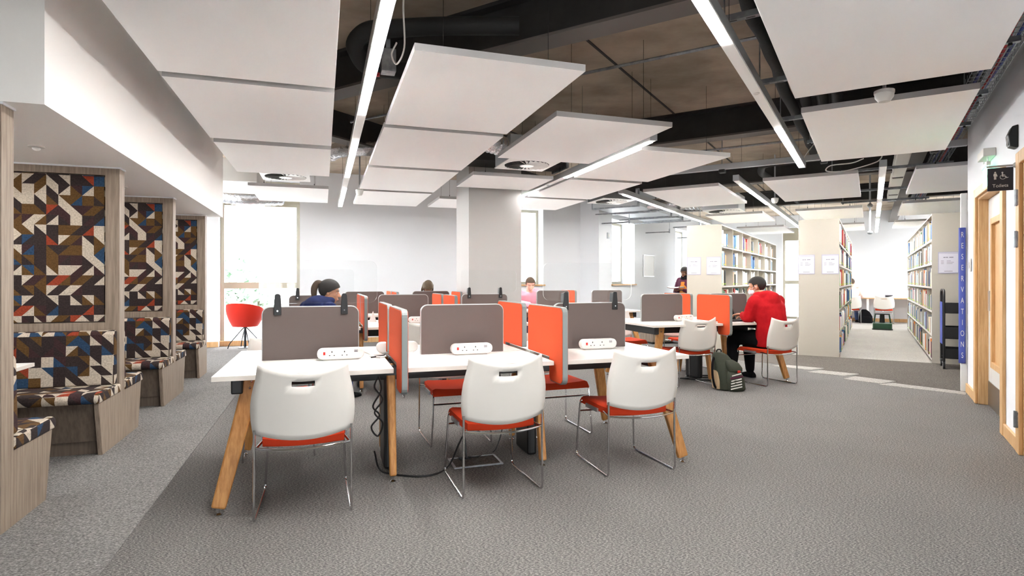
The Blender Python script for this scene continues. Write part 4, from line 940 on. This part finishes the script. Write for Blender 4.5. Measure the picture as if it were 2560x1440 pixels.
for nm, (p0, p1, s) in CASES.items():
    for b in range(NB):
        for r in range(NR):
            row_from_top = NR-1-r
            single = (nm == 'left' and row_from_top <= 3) or (nm == 'right' and b <= 1)
            if nm == 'left' and b == 4 and row_from_top == 2: continue          # the empty cell
            fill = random.uniform(.36, .7) if nm != 'right' else random.uniform(.55, .85)
            q = Q0+b*BAY+.025; qe = q+fill*.93; k = 0; cur = None
            maxn = 8 if nm == 'left' else 9
            while q < qe:
                if cur is None or random.random() < .62: cur = random.choices(list(WT), list(WT.values()))[0]
                th = random.uniform(.03, .07)
                if single: th = max(th, fill*.93/maxn*random.uniform(.8, 1.25))
                h = random.uniform(.2, .3); dp = random.uniform(.14, .17)
                if q+th > Q0+(b+1)*BAY-.03: break
                ins = {'left': random.uniform(.012, .03), 'middle': random.uniform(-.022, .0), 'right': random.uniform(-.004, .012)}[nm]; x = p1-ins if s > 0 else p0+ins; z = Z0+r*RH
                rot = R2+(math.pi/2 if s > 0 else -math.pi/2); lean = 0
                lime = random.random() < .55; pos = G2(x, q+th/2, z+.001); sc = (th*.97, dp, h)
                if single:
                    o = link('book', bmesh_by[cur][1 if lime else 0], None, pos, 0); o.rotation_euler = Euler((0, lean, rot), 'XYZ'); o.scale = sc; k += 1
                    size = 'tall ' if h > .262 else ('short ' if h < .222 else '')
                    tag(o, '%s%s book, %s from the near end, %s shelf, %s bay of %s bookcase' % (size, cur, ORD[min(k-1, 13)], names[r], ORD[b], nm), 'book', 'books on the library shelves'); nbk += 1
                else:
                    lb = bmesh_by[cur][2]; M = Matrix.Translation(pos) @ Euler((0, lean, rot), 'XYZ').to_matrix().to_4x4() @ Matrix.Diagonal((*sc, 1)); k += 1
                    n0 = len(rest.v); rest.v += [tuple(M @ Vector(v)) for v in lb.v]; rest.f += [tuple(i+n0 for i in f) for f in lb.f]; rest.m += [cidx[cur] if i == 0 else (len(BC) if i == 1 else len(BC)+1) for i in lb.m]
                q += th+.002
ro = ob('shelved_books', rest, rest_m); ro['kind'] = 'stuff'; tag(ro, 'remaining mixed books on the lower and farther shelves', 'books', 'books on the library shelves')
print('books', nbk)
# notices on the end panels
def notice(p, label):
    t = thing('shelf_notice', label, 'notice', G2(p, Q0-.021, 1.36), R2, 'paper notices on bookcase ends')
    ob('holder', MB().box(-.125, .125, -.004, 0, 0, .325), 'holder_edge', t); sh = ob('sheet', MB().box(-.115, .115, -.006, -.004, .012, .313), 'paper', t)
    mb = MB()
    for x0, x1, z in [(-.06, -.035, .235), (-.03, -.005, .235), (.01, .06, .235)]: mb.box(x0, x1, -.0066, -.006, z, z+.012)
    for z, w_ in ((.185, .05), (.165, .085), (.145, .07)): mb.box(-.09, -.055, -.0066, -.006, z, z+.005); mb.box(-.02, -.02+w_, -.0066, -.006, z, z+.005)
    mb.box(-.05, .05, -.0066, -.006, .03, .037); ob('print', mb, 'print_grey', sh); ob('header_rule', MB().box(-.115, .115, -.0066, -.006, .298, .306), 'holder_edge', sh)
notice(-2.77, 'paper notice on left bookcase end, beside the wall aisle'); notice(-2.42, 'paper notice on left bookcase end, beside the book shelves')
notice(-.92, 'paper notice on middle bookcase end, window side'); notice(-.57, 'paper notice on middle bookcase end, aisle side')
notice(.98, 'paper notice on right bookcase end above the trolley'); notice(1.33, 'paper notice on right bookcase end beside the blue banner')
# ------------------------------------------------------------------ black book trolley
t = thing('book_trolley', 'black steel book trolley parked against right bookcase end', 'trolley', G2(.86, 10.14, 0), R2)
for x in (.015, .735):
    ob('end_frame', MB().tube(fillet([(x, .03, .1), (x, .03, 1.12), (x, .39, 1.12), (x, .39, .1)], .09, 6), .016, 8), 'black_plastic', t, smooth=True)
    for y in (.04, .38):
        w_ = ob('castor', MB().tube([(x-.012, y, .053), (x+.012, y, .053)], .053, 16), 'black_plastic', t, smooth=True)
        ob('wheel_hub', MB().tube([(x-.014, y, .045), (x+.014, y, .045)], .026, 12), 'galvanised', w_); ob('fork', MB().box(x-.02, x+.02, y-.015, y+.015, .085, .11), 'galvanised', w_)
for z0, z1 in ((.15, .29), (.43, .595), (.79, .93)):
    ob('shelf_tray', MB().box(.02, .73, .02, .40, z0, z0+.012).box(.02, .73, .02, .03, z0, z1).box(.02, .73, .39, .40, z0, z1), 'black_plastic', t, bevel=.003)
ob('name_strip', MB().box(-.004, 0, .06, .36, .35, .95), 'blue_banner', t)
# ------------------------------------------------------------------ end of the aisle
t = thing('wall_counter', 'long white wall counter at the end of the right aisle', 'counter', G2(0, 20.3, 0), R2)
tp = MB().box(-.9, 3.3, 0, .58, .71, .742); tp.m = [1, 0, 1, 1, 1, 1]; ob('counter_top', tp, ['white_laminate', 'oak_pale'], t, bevel=.002)
for x in (-.85, -.12, 1.2, 2.6): ob('support_leg', MB().box(x, x+.06, .04, .5, 0, .71), 'white_metal', t, bevel=.003)
chair(G2(.31, 20.0), R2, 'white sled chair at the wall counter behind the green stool', 'chairs at the wall counter')
chair(G2(-.52, 19.9), R2+.1, 'white sled chair at the wall counter half hidden by middle bookcase', 'chairs at the wall counter')
t = thing('step_stool', 'dark green step stool standing in the right aisle', 'stool', G2(.24, 17.55, 0), R2)
ob('base_step', MB().prism(rrect(-.21, .21, -.2, .2, .06), 0, .17), 'stool_green', t, bevel=.012); ob('rubber_band', MB().prism(rrect(-.225, .225, -.215, .215, .07), 0, .03), 'black_plastic', t)
ob('tread', MB().prism(rrect(-.17, .17, -.02, .2, .05), .38, .41), 'black_plastic', t, bevel=.006)
for x in (-.15, .15):
    for y in (.0, .18): ob('post', MB().bar((x*1.2, y, .17), (x, y, .38), .035, .03), 'stool_green', t)
ob('tread_panel', MB().prism([(-.06, .17), (.06, .17), (.05, .38), (-.05, .38)], .17, .18, 'y'), 'black_plastic', t)
def rounded_bag(name, parent, prof, mat_, n=20, rz=0, power=2.6):
    """stack of super-ellipse rings: (z, cx, cy, rx, ry)"""
    mb = MB(); vs = []; fs = []
    for z, cx, cy, rx, ry in prof:
        for j in range(n):
            a = 2*math.pi*j/n; c, s = math.cos(a), math.sin(a)
            vs.append((cx+rx*math.copysign(abs(c)**(2/power), c), cy+ry*math.copysign(abs(s)**(2/power), s), z))
    k = len(prof)
    for i in range(k-1):
        for j in range(n): fs.append((i*n+j, i*n+(j+1) % n, (i+1)*n+(j+1) % n, (i+1)*n+j))
    fs += [tuple(range(n))[::-1], tuple(range((k-1)*n, k*n))]
    return ob(name, mb.add(vs, fs), mat_, parent, smooth=True)
t = thing('backpack', 'black backpack on the floor under the wall counter', 'backpack', G2(-.14, 20.05, 0), R2)
rounded_bag('body', t, [(0, 0, 0, .17, .1), (.03, 0, 0, .19, .12), (.2, .0, .02, .17, .11), (.33, -.02, .04, .12, .08), (.4, -.04, .05, .05, .04)], 'black_cloth'); rounded_bag('pocket', t, [(.02, .03, -.11, .12, .04), (.14, .03, -.1, .12, .05), (.2, .02, -.08, .09, .03)], 'black_cloth')
t = thing('desk_label', 'small dark printed card standing on the wall counter', 'card', G2(.45, 20.62, .742), R2)
ob('card', MB().bar((-.09, 0, 0), (-.09, .03, .09), .004, .004).box(-.1, .1, 0, .012, 0, .085), 'print_grey', t, bevel=.002); ob('print', MB().box(-.08, .08, -.003, 0, .02, .065), 'dark_hole', t)
# ------------------------------------------------------------------ backpack by the right desk
t = thing('backpack', 'dark green backpack with white stripes slumped beside empty chair', 'backpack', G1(4.42, 5.52, 0), R1-.15); t.scale = (.84, .84, .86)
rounded_bag('body', t, [(0, .02, 0, .13, .10), (.02, .02, 0, .16, .13), (.12, .01, .01, .165, .13), (.26, -.02, .03, .155, .12), (.38, -.05, .05, .135, .105), (.46, -.08, .06, .10, .08), (.495, -.1, .065, .05, .045)], 'backpack_green')
rounded_bag('front_pocket', t, [(.0, .06, -.12, .10, .05), (.03, .06, -.13, .12, .065), (.15, .05, -.125, .12, .06), (.24, .04, -.10, .10, .045), (.27, .03, -.08, .07, .03)], 'backpack_green')
rounded_bag('side_flap', t, [(.26, .06, -.09, .10, .06), (.30, .05, -.08, .11, .07), (.36, .03, -.05, .10, .06), (.40, .0, -.02, .06, .04)], 'backpack_green')
rounded_bag('tan_base', t, [(.02, -.15, .03, .03, .08), (.12, -.155, .03, .035, .085), (.26, -.15, .04, .025, .07)], 'backpack_tan')
for k in range(6):
    z = .05+k*.034; ob('stripe', MB().bar((-.06+k*.005, -.188+.004*k-.002*abs(k-2), z-.012), (.10, -.197+.004*k, z+.018), .014, .004, up=(0, 1, 0)) if k != 4 else MB().bar((-.06, -.178, z-.01), (.12, -.186, z+.018), .02, .004, up=(0, 1, 0)), 'white_plastic' if k != 4 else 'maroon_cloth', t)
ob('shoulder_strap', MB().tube(smooth_path([(-.16, .05, .44), (-.22, 0, .36), (-.23, -.02, .2), (-.2, -.02, .06), (-.14, 0, .02)], 6), .016, 8), 'black_cloth', t, smooth=True)
ob('grab_loop', MB().tube(smooth_path([(-.13, .06, .49), (-.12, .05, .53), (-.07, .05, .525), (-.06, .06, .48)], 5), .008, 8), 'black_cloth', t, smooth=True)
ob('red_tab', MB().box(.06, .10, -.155, -.145, .245, .275), 'red_switch', t); ob('tan_tab', MB().bar((.10, -.14, .26), (.155, -.10, .30), .02, .01), 'backpack_tan', t)
# ------------------------------------------------------------------ things in front of the man in red
t = thing('laptop', 'black laptop open in front of the man in red', 'laptop', G1(4.93, 6.06, .742), R1+.1)
ob('keyboard_base', MB().box(-.16, .16, -.11, .11, 0, .016), 'black_plastic', t, bevel=.004); ob('lid', MB().prism([(.105, .014), (.115, .012), (.20, .215), (.19, .219)], -.16, .16, 'x'), 'screen_dark', t)
ob('keys', MB().box(-.14, .14, -.02, .09, .016, .0175), 'dark_hole', t)
t = thing('drink_bottle', 'clear water bottle with dark lid on the right desk', 'bottle', G1(5.37, 6.2, .742), R1)
ob('body', MB().lathe([(.03, 0), (.036, .008), (.036, .12), (.034, .15), (.026, .165), (.026, .175)], n=20), 'bottle_clear', t, smooth=True)
ob('lid', MB().lathe([(.03, .172), (.03, .205), (.024, .215), (.012, .218)], n=18), 'black_plastic', t, smooth=True); ob('spout', MB().bar((0, 0, .215), (-.045, -.01, .245), .014, .012), 'black_plastic', t); ob('collar', MB().lathe([(.0312, .160), (.0312, .173)], n=18), 'red_switch', t)
t = thing('card_reader', 'small dark gadget standing on the far desk by screen', 'phone', G1(4.46, 9.0, .742), R1)
ob('stand', MB().box(-.04, .04, -.03, .03, 0, .015), 'black_plastic', t); ob('face', MB().bar((0, 0, .012), (0, .03, .13), .09, .012, up=(0, 1, 0)), 'print_grey', t)
# ------------------------------------------------------------------ people
def fuse(mb, voxel, smooth=6, fac=.5):
    """merge overlapping closed shapes into one continuous surface"""
    me = bpy.data.meshes.new('tmp'); me.from_pydata(mb.v, [], mb.f); me.update()
    o = bpy.data.objects.new('tmp', me); C.objects.link(o)
    r = o.modifiers.new('r', 'REMESH'); r.mode = 'VOXEL'; r.voxel_size = voxel
    s = o.modifiers.new('s', 'SMOOTH'); s.iterations = smooth; s.factor = fac
    out = bpy.data.meshes.new_from_object(o.evaluated_get(bpy.context.evaluated_depsgraph_get()))
    bpy.data.objects.remove(o); res = MB(); res.v = [tuple(v.co) for v in out.vertices]; res.f = [tuple(p.vertices) for p in out.polygons]; res.m = [0]*len(res.f)
    bpy.data.meshes.remove(out); return res
def loft(mb, rings, n=18, pw=2.3):
    """rings: (centre, rx, ry, pitch) closed body along a spine"""
    vs, fs = [], []
    for c, rx, ry, pt in rings:
        for j in range(n):
            a = 2*math.pi*j/n; x = rx*math.copysign(abs(math.cos(a))**(2/pw), math.cos(a)); y = ry*math.copysign(abs(math.sin(a))**(2/pw), math.sin(a))
            vs.append((c[0]+x, c[1]+y*math.cos(pt), c[2]+y*math.sin(pt)))
    k = len(rings)
    for i in range(k-1):
        for j in range(n): fs.append((i*n+j, i*n+(j+1) % n, (i+1)*n+(j+1) % n, (i+1)*n+j))
    fs += [tuple(range(n))[::-1], tuple(range((k-1)*n, k*n))]
    return mb.add(vs, fs)
def limb(mb, pts, rs, n=12):
    P = smooth_path(pts, 5); k = len(P)-1; R_ = []
    for i in range(len(P)):
        f = i/k*(len(rs)-1); a = min(int(f), len(rs)-2); R_.append(rs[a]+(rs[a+1]-rs[a])*(f-a))
    mb.tube(P, R_, n)
    for p, r in zip(pts, rs): mb.ball(p, r*.99, 10)
    return mb
def hand(side, wrist, fwd, curl=.5, palm_n=(0, 0, -1)):
    mb = MB(); loft_r = [((0, 0, 0), .027, .017), ((0, .03, 0), .036, .017), ((0, .06, 0), .041, .015), ((0, .088, -.003), .038, .013)]
    vs, fs = [], []; n = 12
    for c, rx, rz in loft_r:
        for j in range(n): a = 2*math.pi*j/n; vs.append((c[0]+rx*math.cos(a), c[1], c[2]+rz*math.sin(a)))
    for i in range(3):
        for j in range(n): fs.append((i*n+j, (i+1)*n+j, (i+1)*n+(j+1) % n, i*n+(j+1) % n))
    fs += [tuple(range(n)), tuple(range(3*n, 4*n))[::-1]]; mb.add(vs, fs)
    for x, L in ((-.029, .060), (-.010, .078), (.010, .082), (.029, .074)):
        p = Vector((x*side*-1, .083, -.002)); a = .12+curl*.35; pts = [tuple(p)]
        for q in (.45, .32, .23): p = p+Vector((x*.1*-side, math.cos(a)*L*q, -math.sin(a)*L*q)); pts.append(tuple(p)); a += curl*.9
        limb(mb, pts, [.0092, .0088, .0078, .0068], 8)
    limb(mb, [(-side*.022, .018, -.004), (-side*.048, .044, -.012), (-side*.056, .072, -.02), (-side*.05, .094, -.028)], [.015, .0115, .0095, .008], 8)
    f = fuse(mb, .0036, 3, .5); y = Vector(fwd).normalized(); z = -Vector(palm_n); x = y.cross(z).normalized(); z = x.cross(y)
    M = Matrix((x, y, z)).transposed().to_4x4(); M.translation = Vector(wrist); return f.xf(M)
HEAD = None
def head_base():
    global HEAD
    if HEAD is None:
        mb = MB(); mb.ball((0, -.014, .028), 1, 24, sc=(.076, .096, .088)); mb.ball((0, .022, -.03), 1, 20, sc=(.06, .066, .078)); mb.ball((0, .056, -.088), 1, 14, sc=(.03, .026, .024))
        mb.ball((0, .062, .022), 1, 14, sc=(.055, .022, .016)); limb(mb, [(0, .084, .008), (0, .098, -.012), (0, .107, -.027)], [.008, .010, .013], 8)
        for s in (-1, 1):
            mb.ball((s*.014, .092, -.03), .009, 8); mb.ball((s*.040, .056, -.022), 1, 10, sc=(.022, .02, .02)); mb.ball((s*.076, -.008, -.008), 1, 12, sc=(.010, .020, .032)); mb.ball((s*.048, .0, -.07), 1, 10, sc=(.018, .03, .026))
        mb.ball((0, .084, -.058), 1, 10, sc=(.024, .012, .007)); mb.ball((0, .082, -.068), 1, 10, sc=(.02, .012, .007))
        HEAD = fuse(mb, .0062, 5, .5)
    r = MB(); r.v, r.f, r.m = list(HEAD.v), list(HEAD.f), list(HEAD.m); return r
def hair_cap(style):
    n = 72; k = 48; mb = MB(); vs = []; R_ = (.079, .1, .093)
    if style == 'short': hl = lambda y, x: (.052+.35*(y-.03) if y > .03 else (.052-(.03-y)*3.2 if y > .012 else (.024 if y > -.03 else (.024+(y+.03)*6 if y > -.046 else -.072))))
    elif style == 'long': hl = lambda y, x: (.04+.35*(y-.03) if y > .03 else (-.03 if y > 0 else -.1))
    else: hl = lambda y, x: (.0+.8*y if y > -.03 else (-.024+(y+.03)*4 if y > -.042 else -.07))
    for i in range(k+1):
        t = math.pi*.80*i/k
        for j in range(n):
            a = 2*math.pi*j/n; x, y, z = R_[0]*math.sin(t)*math.cos(a), R_[1]*math.sin(t)*math.sin(a), R_[2]*math.cos(t)
            vs.append((x, y-.014, z+.030))
    fs = []
    for i in range(k):
        for j in range(n):
            q = (i*n+j, (i+1)*n+j, (i+1)*n+(j+1) % n, i*n+(j+1) % n); c = sum((Vector(vs[m]) for m in q), Vector())/4
            if c.z > hl(c.y, c.x): fs.append(q)
    used = sorted({i for f in fs for i in f}); mp = {o: i for i, o in enumerate(used)}
    return mb.add([vs[i] for i in used], [tuple(mp[i] for i in f) for f in fs])
def person(label, loc, rz, J, skin, top, bottom, hair, style='short', yaw=0, pitch=0, roll=0, curl=.5, scale=1, hood=False, shoes='black_cloth', girth=1.0, group=None):
    t = thing('person', label, 'person', loc, rz, group); t.scale = (scale,)*3
    V = lambda k: Vector(J[k]); g = girth
    sp = [V('pelvis'), V('waist'), V('chest'), V('neck')]
    lean = math.atan2(sp[3].y-sp[0].y, sp[3].z-sp[0].z)
    # body ------------------------------------------------------
    def torso(mb, e, hip_drop=.06):
        mid = sp[2].lerp(sp[3], .55)
        return loft(mb, [(sp[0]-Vector((0, 0, hip_drop)), .150*g+e, .105*g+e, 0), (sp[0], .165*g+e, .118*g+e, -lean*.3), (sp[1], .150*g+e, .108*g+e, -lean*.7), (sp[2], .175*g+e, .118*g+e, -lean), (mid, .165*g+e, .095+e, -lean), (sp[3]-Vector((0, 0, .012)), .075+e, .065+e, -lean)])
    b = MB(); torso(b, -.02); H = V('head'); nt = H+Vector((0, -.02, -.07))
    limb(b, [tuple(sp[3]-Vector((0, 0, .04))), tuple(sp[3].lerp(nt, .5)), tuple(nt)], [.062, .053, .052])
    for s, k in ((-1, 'l'), (1, 'r')):
        limb(b, [V('sh_'+k), V('sh_'+k).lerp(V('el_'+k), .5), V('el_'+k), V('el_'+k).lerp(V('wr_'+k), .55), V('wr_'+k)], [.052, .046, .038, .034, .026])
        limb(b, [V('hip_'+k), V('hip_'+k).lerp(V('kn_'+k), .5), V('kn_'+k), V('kn_'+k).lerp(V('an_'+k), .35), V('an_'+k)], [.08, .07, .05, .05, .034])
    body = fuse(b, .013, 5)
    hm = head_base().xf(Matrix.Translation(H) @ Euler((pitch, roll, yaw), 'XYZ').to_matrix().to_4x4()); body.add(hm.v, hm.f)
    for s, k in ((-1, 'l'), (1, 'r')):
        fw = (V('wr_'+k)-V('el_'+k)).normalized()
        if 'hd_'+k in J: fw = Vector(J['hd_'+k])
        hd = hand(s, V('wr_'+k)-fw*.012, fw, curl); body.add(hd.v, hd.f)
    ob('body', body, skin, t, smooth=True)
    hM = Matrix.Translation(H) @ Euler((pitch, roll, yaw), 'XYZ').to_matrix().to_4x4()
    ey = MB(); pu = MB()
    for s in (-1, 1): ey.ball((s*.030, .0625, -.002), .0105, 10); pu.ball((s*.030, .0695, -.003), .005, 8)
    ob('eyes', ey.xf(hM), 'eye_white', t, smooth=True); ob('pupils', pu.xf(hM), 'dark_hole', t); ob('mouth', MB().ball((0, .0935, -.063), 1, 10, sc=(.02, .005, .006)).xf(hM), 'lip', t, smooth=True)
    br = MB()
    for s in (-1, 1): br.tube([(s*.016, .083, .022), (s*.032, .082, .027), (s*.05, .068, .022)], .0035, 6)
    ob('eyebrows', br.xf(hM), hair, t)
    hc = hair_cap(style)
    if style == 'tail': pass
    h = ob('hair', hc.xf(hM), hair, t, smooth=True); sd = h.modifiers.new('thick', 'SOLIDIFY'); sd.thickness = .011 if style != 'short' else .007; sd.offset = 1
    # clothes ---------------------------------------------------
    c = MB(); torso(c, .022, .10)
    for k in 'lr': limb(c, [V('sh_'+k), V('sh_'+k).lerp(V('el_'+k), .5)+Vector((0, 0, -.004)), V('el_'+k), V('el_'+k).lerp(V('wr_'+k), .5)+Vector((0, 0, -.008)), V('wr_'+k).lerp(V('el_'+k), .1)], [.078*g, .074*g, .068*g, .06*g, .044])
    if hood:
        nb = sp[3]+Vector((0, -.06, .0)); c.ball(tuple(nb), 1, 14, sc=(.14, .095, .07)); c.ball(tuple(nb+Vector((0, -.075, -.055))), 1, 14, sc=(.125, .075, .11))
        for s in (-1, 1): c.ball(tuple(sp[3]+Vector((s*.085, .0, .012))), 1, 12, sc=(.045, .085, .042))
    tp = ob('top', fuse(c, .013, 7), top, t, smooth=True)
    c = MB()
    for k in 'lr': limb(c, [V('hip_'+k), V('hip_'+k).lerp(V('kn_'+k), .5), V('kn_'+k), V('kn_'+k).lerp(V('an_'+k), .45), V('an_'+k)+Vector((0, 0, .02))], [.105*g, .092*g, .072*g, .066*g, .056])
    loft(c, [(sp[0]-Vector((0, 0, .075)), .14*g, .11*g, 0), (sp[0]+Vector((0, 0, .04)), .168*g, .125*g, 0), (sp[0]+Vector((0, 0, .1)), .16*g, .118*g, 0)])
    ob('trousers', fuse(c, .013, 6), bottom, t, smooth=True)
    for k in 'lr':
        a = V('an_'+k); f = V('toe_'+k)-a; f.z = 0; f.normalize(); c = MB(); x = Vector((f.y, -f.x, 0))
        rr = [(-.07, .034, .0, .06), (-.03, .04, .0, .085), (.04, .042, .0, .07), (.11, .046, .0, .05), (.165, .038, .0, .038), (.19, .02, .0, .024)]
        vs = []
        for d_, w_, z0, z1 in rr:
            q = Vector((a.x, a.y, 0))+f*d_
            for sx, z in ((-1, z0+.004), (-1, z1*.6), (-.5, z1), (.5, z1), (1, z1*.6), (1, z0+.004)): vs.append(tuple(q+x*sx*w_+Vector((0, 0, z))))
        fs = [(i*6+j, i*6+(j+1) % 6, (i+1)*6+(j+1) % 6, (i+1)*6+j) for i in range(5) for j in range(6)]+[tuple(range(6))[::-1], tuple(range(30, 36))]
        ob('shoe', MB().add(vs, fs), shoes, t, smooth=True)
    return t, hM, tp
def seated(**kw):
    J = dict(pelvis=(0, -.14, .545), waist=(0, -.14, .71), chest=(0, -.09, .92), neck=(0, -.045, 1.065), head=(0, .02, 1.19), sh_l=(-.18, -.08, 1.0), sh_r=(.18, -.08, 1.0),
             el_l=(-.27, .06, .80), el_r=(.27, .06, .80), wr_l=(-.1, .28, .795), wr_r=(.1, .28, .795), hip_l=(-.085, -.12, .53), hip_r=(.085, -.12, .53), kn_l=(-.12, .31, .52), kn_r=(.12, .31, .52),
             an_l=(-.13, .30, .08), an_r=(.13, .30, .08), toe_l=(-.14, .45, .03), toe_r=(.14, .45, .03)); J.update(kw); return J
# man in the red hoodie
J = seated(pelvis=(0, -.15, .55), waist=(0, -.165, .72), chest=(-.01, -.12, .93), neck=(-.02, -.055, 1.065), head=(-.045, .03, 1.175), sh_l=(-.195, -.085, .995), sh_r=(.175, -.10, .995),
           el_l=(-.215, -.01, .805), wr_l=(-.105, .20, .825), hd_l=(-.4, .9, .02), el_r=(.27, .08, .80), wr_r=(.08, .30, .80), kn_l=(-.16, .28, .53), an_l=(-.33, .16, .09), toe_l=(-.42, .28, .03), hip_r=(.09, -.12, .53))
t, hM, tp = person('man in a red hoodie and face mask working at right desk', G1(5.17, 5.83), R1+.10, J, 'skin_tan', 'hoodie_red', 'black_cloth', 'hair_dark', 'short', yaw=.55, pitch=-.22, hood=True, girth=1.12)
mk = MB(); mk.ball((0, .052, -.052), 1, 20, sc=(.066, .058, .05)); ob('face_mask', mk.xf(hM), 'mask_white', t, smooth=True)
ob('mask_loop', MB().tube([tuple(hM @ Vector(p)) for p in ((-.05, .06, -.03), (-.072, .03, -.005), (-.082, .0, .012), (-.084, -.014, 0), (-.08, -.004, -.02), (-.062, .04, -.06))], .0025, 6), 'mask_white', t)
ob('wrist_band', MB().tube([tuple(Vector((-.112, .186, .825))+Vector((.033*math.cos(a), .012*math.sin(a)*.4, .033*math.sin(a)))) for a in [i*math.pi/6 for i in range(12)]], .006, 6, closed=True), 'lime_label', t)
ob('hood_edge', MB().tube(smooth_path([(-.12, -.02, 1.06), (-.11, -.10, 1.075), (-.02, -.145, 1.07), (.08, -.11, 1.07), (.09, -.03, 1.06)], 6), .016, 8), 'hoodie_red', tp, smooth=True)
# woman in the navy hoodie, turned to the side
J = seated(chest=(.0, -.03, .91), neck=(.02, .05, 1.035), head=(.05, .125, 1.135), sh_l=(-.17, .02, .97), sh_r=(.17, -.02, .97), el_l=(-.25, .16, .80), el_r=(.26, .1, .80))
t, hM, tp = person('woman in a navy hoodie leaning sideways at second desk', G1(-.05, 6.22), R1-.75, J, 'skin_tan', 'hoodie_navy', 'denim', 'hair_dark', 'tail', yaw=-.95, pitch=-.2, hood=True)
ob('ponytail', limb(MB(), [tuple(hM @ Vector(q_)) for q_ in ((0, -.100, .07), (0, -.140, .065), (.005, -.160, .01), (.005, -.150, -.06), (0, -.125, -.11))], [.024, .032, .034, .028, .012], 14), 'hair_brown', t, smooth=True)
# braided woman, head bowed behind the far screen
J = seated(chest=(0, -.05, .88), neck=(0, .03, 1.0), head=(0, .10, 1.085), sh_l=(-.165, 0, .93), sh_r=(.165, 0, .93))
t, hM, tp = person('woman with long braided hair bowed behind far screen', G1(1.72, 9.98), R1+math.pi, J, 'skin_deep', 'black_cloth', 'black_cloth', 'hair_braid', 'long', pitch=-.75, scale=1.03)
mb = MB()
for i in range(26):
    a = math.pi*(.05+.9*i/25)+math.pi; x, y = math.cos(a), math.sin(a)
    mb.tube([tuple(hM @ Vector(p)) for p in ((x*.05, y*.06-.014, .118), (x*.085, y*.108-.014, .05), (x*.098, y*.12-.014, -.05), (x*.1, y*.125-.01, -.16))], [.007, .009, .008, .005], 6)
ob('braids', mb, 'hair_braid', t, smooth=True)
# man in pink
J = seated(chest=(0, -.05, .90), neck=(.01, .03, 1.03), head=(.02, .095, 1.14), el_r=(.30, .1, .82))
t, hM, tp = person('man in a pink sweater bent over the far desk', G1(3.62, 10.02), R1+math.pi+.1, J, 'skin_pale', 'shirt_pink', 'denim', 'hair_brown', 'short', yaw=-.25, pitch=-.45, scale=1.04)
# person standing in the wall aisle
J = dict(pelvis=(0, 0, .92), waist=(0, .0, 1.06), chest=(0, .01, 1.27), neck=(0, .03, 1.42), head=(0, .07, 1.545), sh_l=(-.18, .01, 1.36), sh_r=(.18, .01, 1.36), el_l=(-.24, .06, 1.10), el_r=(.24, .06, 1.10), wr_l=(-.09, .27, 1.14), wr_r=(.10, .27, 1.14),
         hip_l=(-.09, 0, .9), hip_r=(.09, 0, .9), kn_l=(-.1, .02, .5), kn_r=(.1, .02, .5), an_l=(-.1, 0, .08), an_r=(.1, 0, .08), toe_l=(-.12, .15, .03), toe_r=(.12, .15, .03))
t, hM, tp = person('person in maroon and mustard reading beside the left bookcase', G2(-3.36, 12.45), R2+math.pi-.35, J, 'skin_deep', 'maroon_cloth', 'black_cloth', 'hair_dark', 'long', pitch=-.4, scale=.925)
mb = MB(); loft(mb, [((0, .0, 1.0), .15, .14, 0), ((0, .01, 1.2), .155, .145, 0), ((0, .02, 1.33), .11, .13, 0)]); ob('apron', fuse(mb, .014, 5), 'mustard_cloth', t, smooth=True)
mb = MB(); loft(mb, [((0, .02, 1.36), .13, .11, 0), ((0, .03, 1.43), .115, .1, 0), ((0, .04, 1.48), .085, .085, 0)]); ob('scarf', fuse(mb, .014, 5), 'black_cloth', t, smooth=True)
bk = thing('open_book', 'pale open book in the hands of the standing reader', 'book', t.location+Vector((0, 0, 1.09)), t.rotation_euler.z)
ob('pages', MB().prism([(-.14, .02), (0, 0), (.14, .02), (.14, .04), (0, .018), (-.14, .04)], .28, .46, 'y'), 'book_page', bk); ob('cover', MB().prism([(-.15, .012), (0, -.008), (.15, .012), (.15, .018), (0, -.002), (-.15, .018)], .27, .47, 'y'), 'cover_maroon', bk)
# person at the wall counter
t, hM, tp = person('person in a pale top and jeans at the wall counter', G2(-.50, 19.93), R2, seated(), 'skin_pale', 'pale_cloth', 'denim', 'hair_brown', 'short', pitch=-.3)
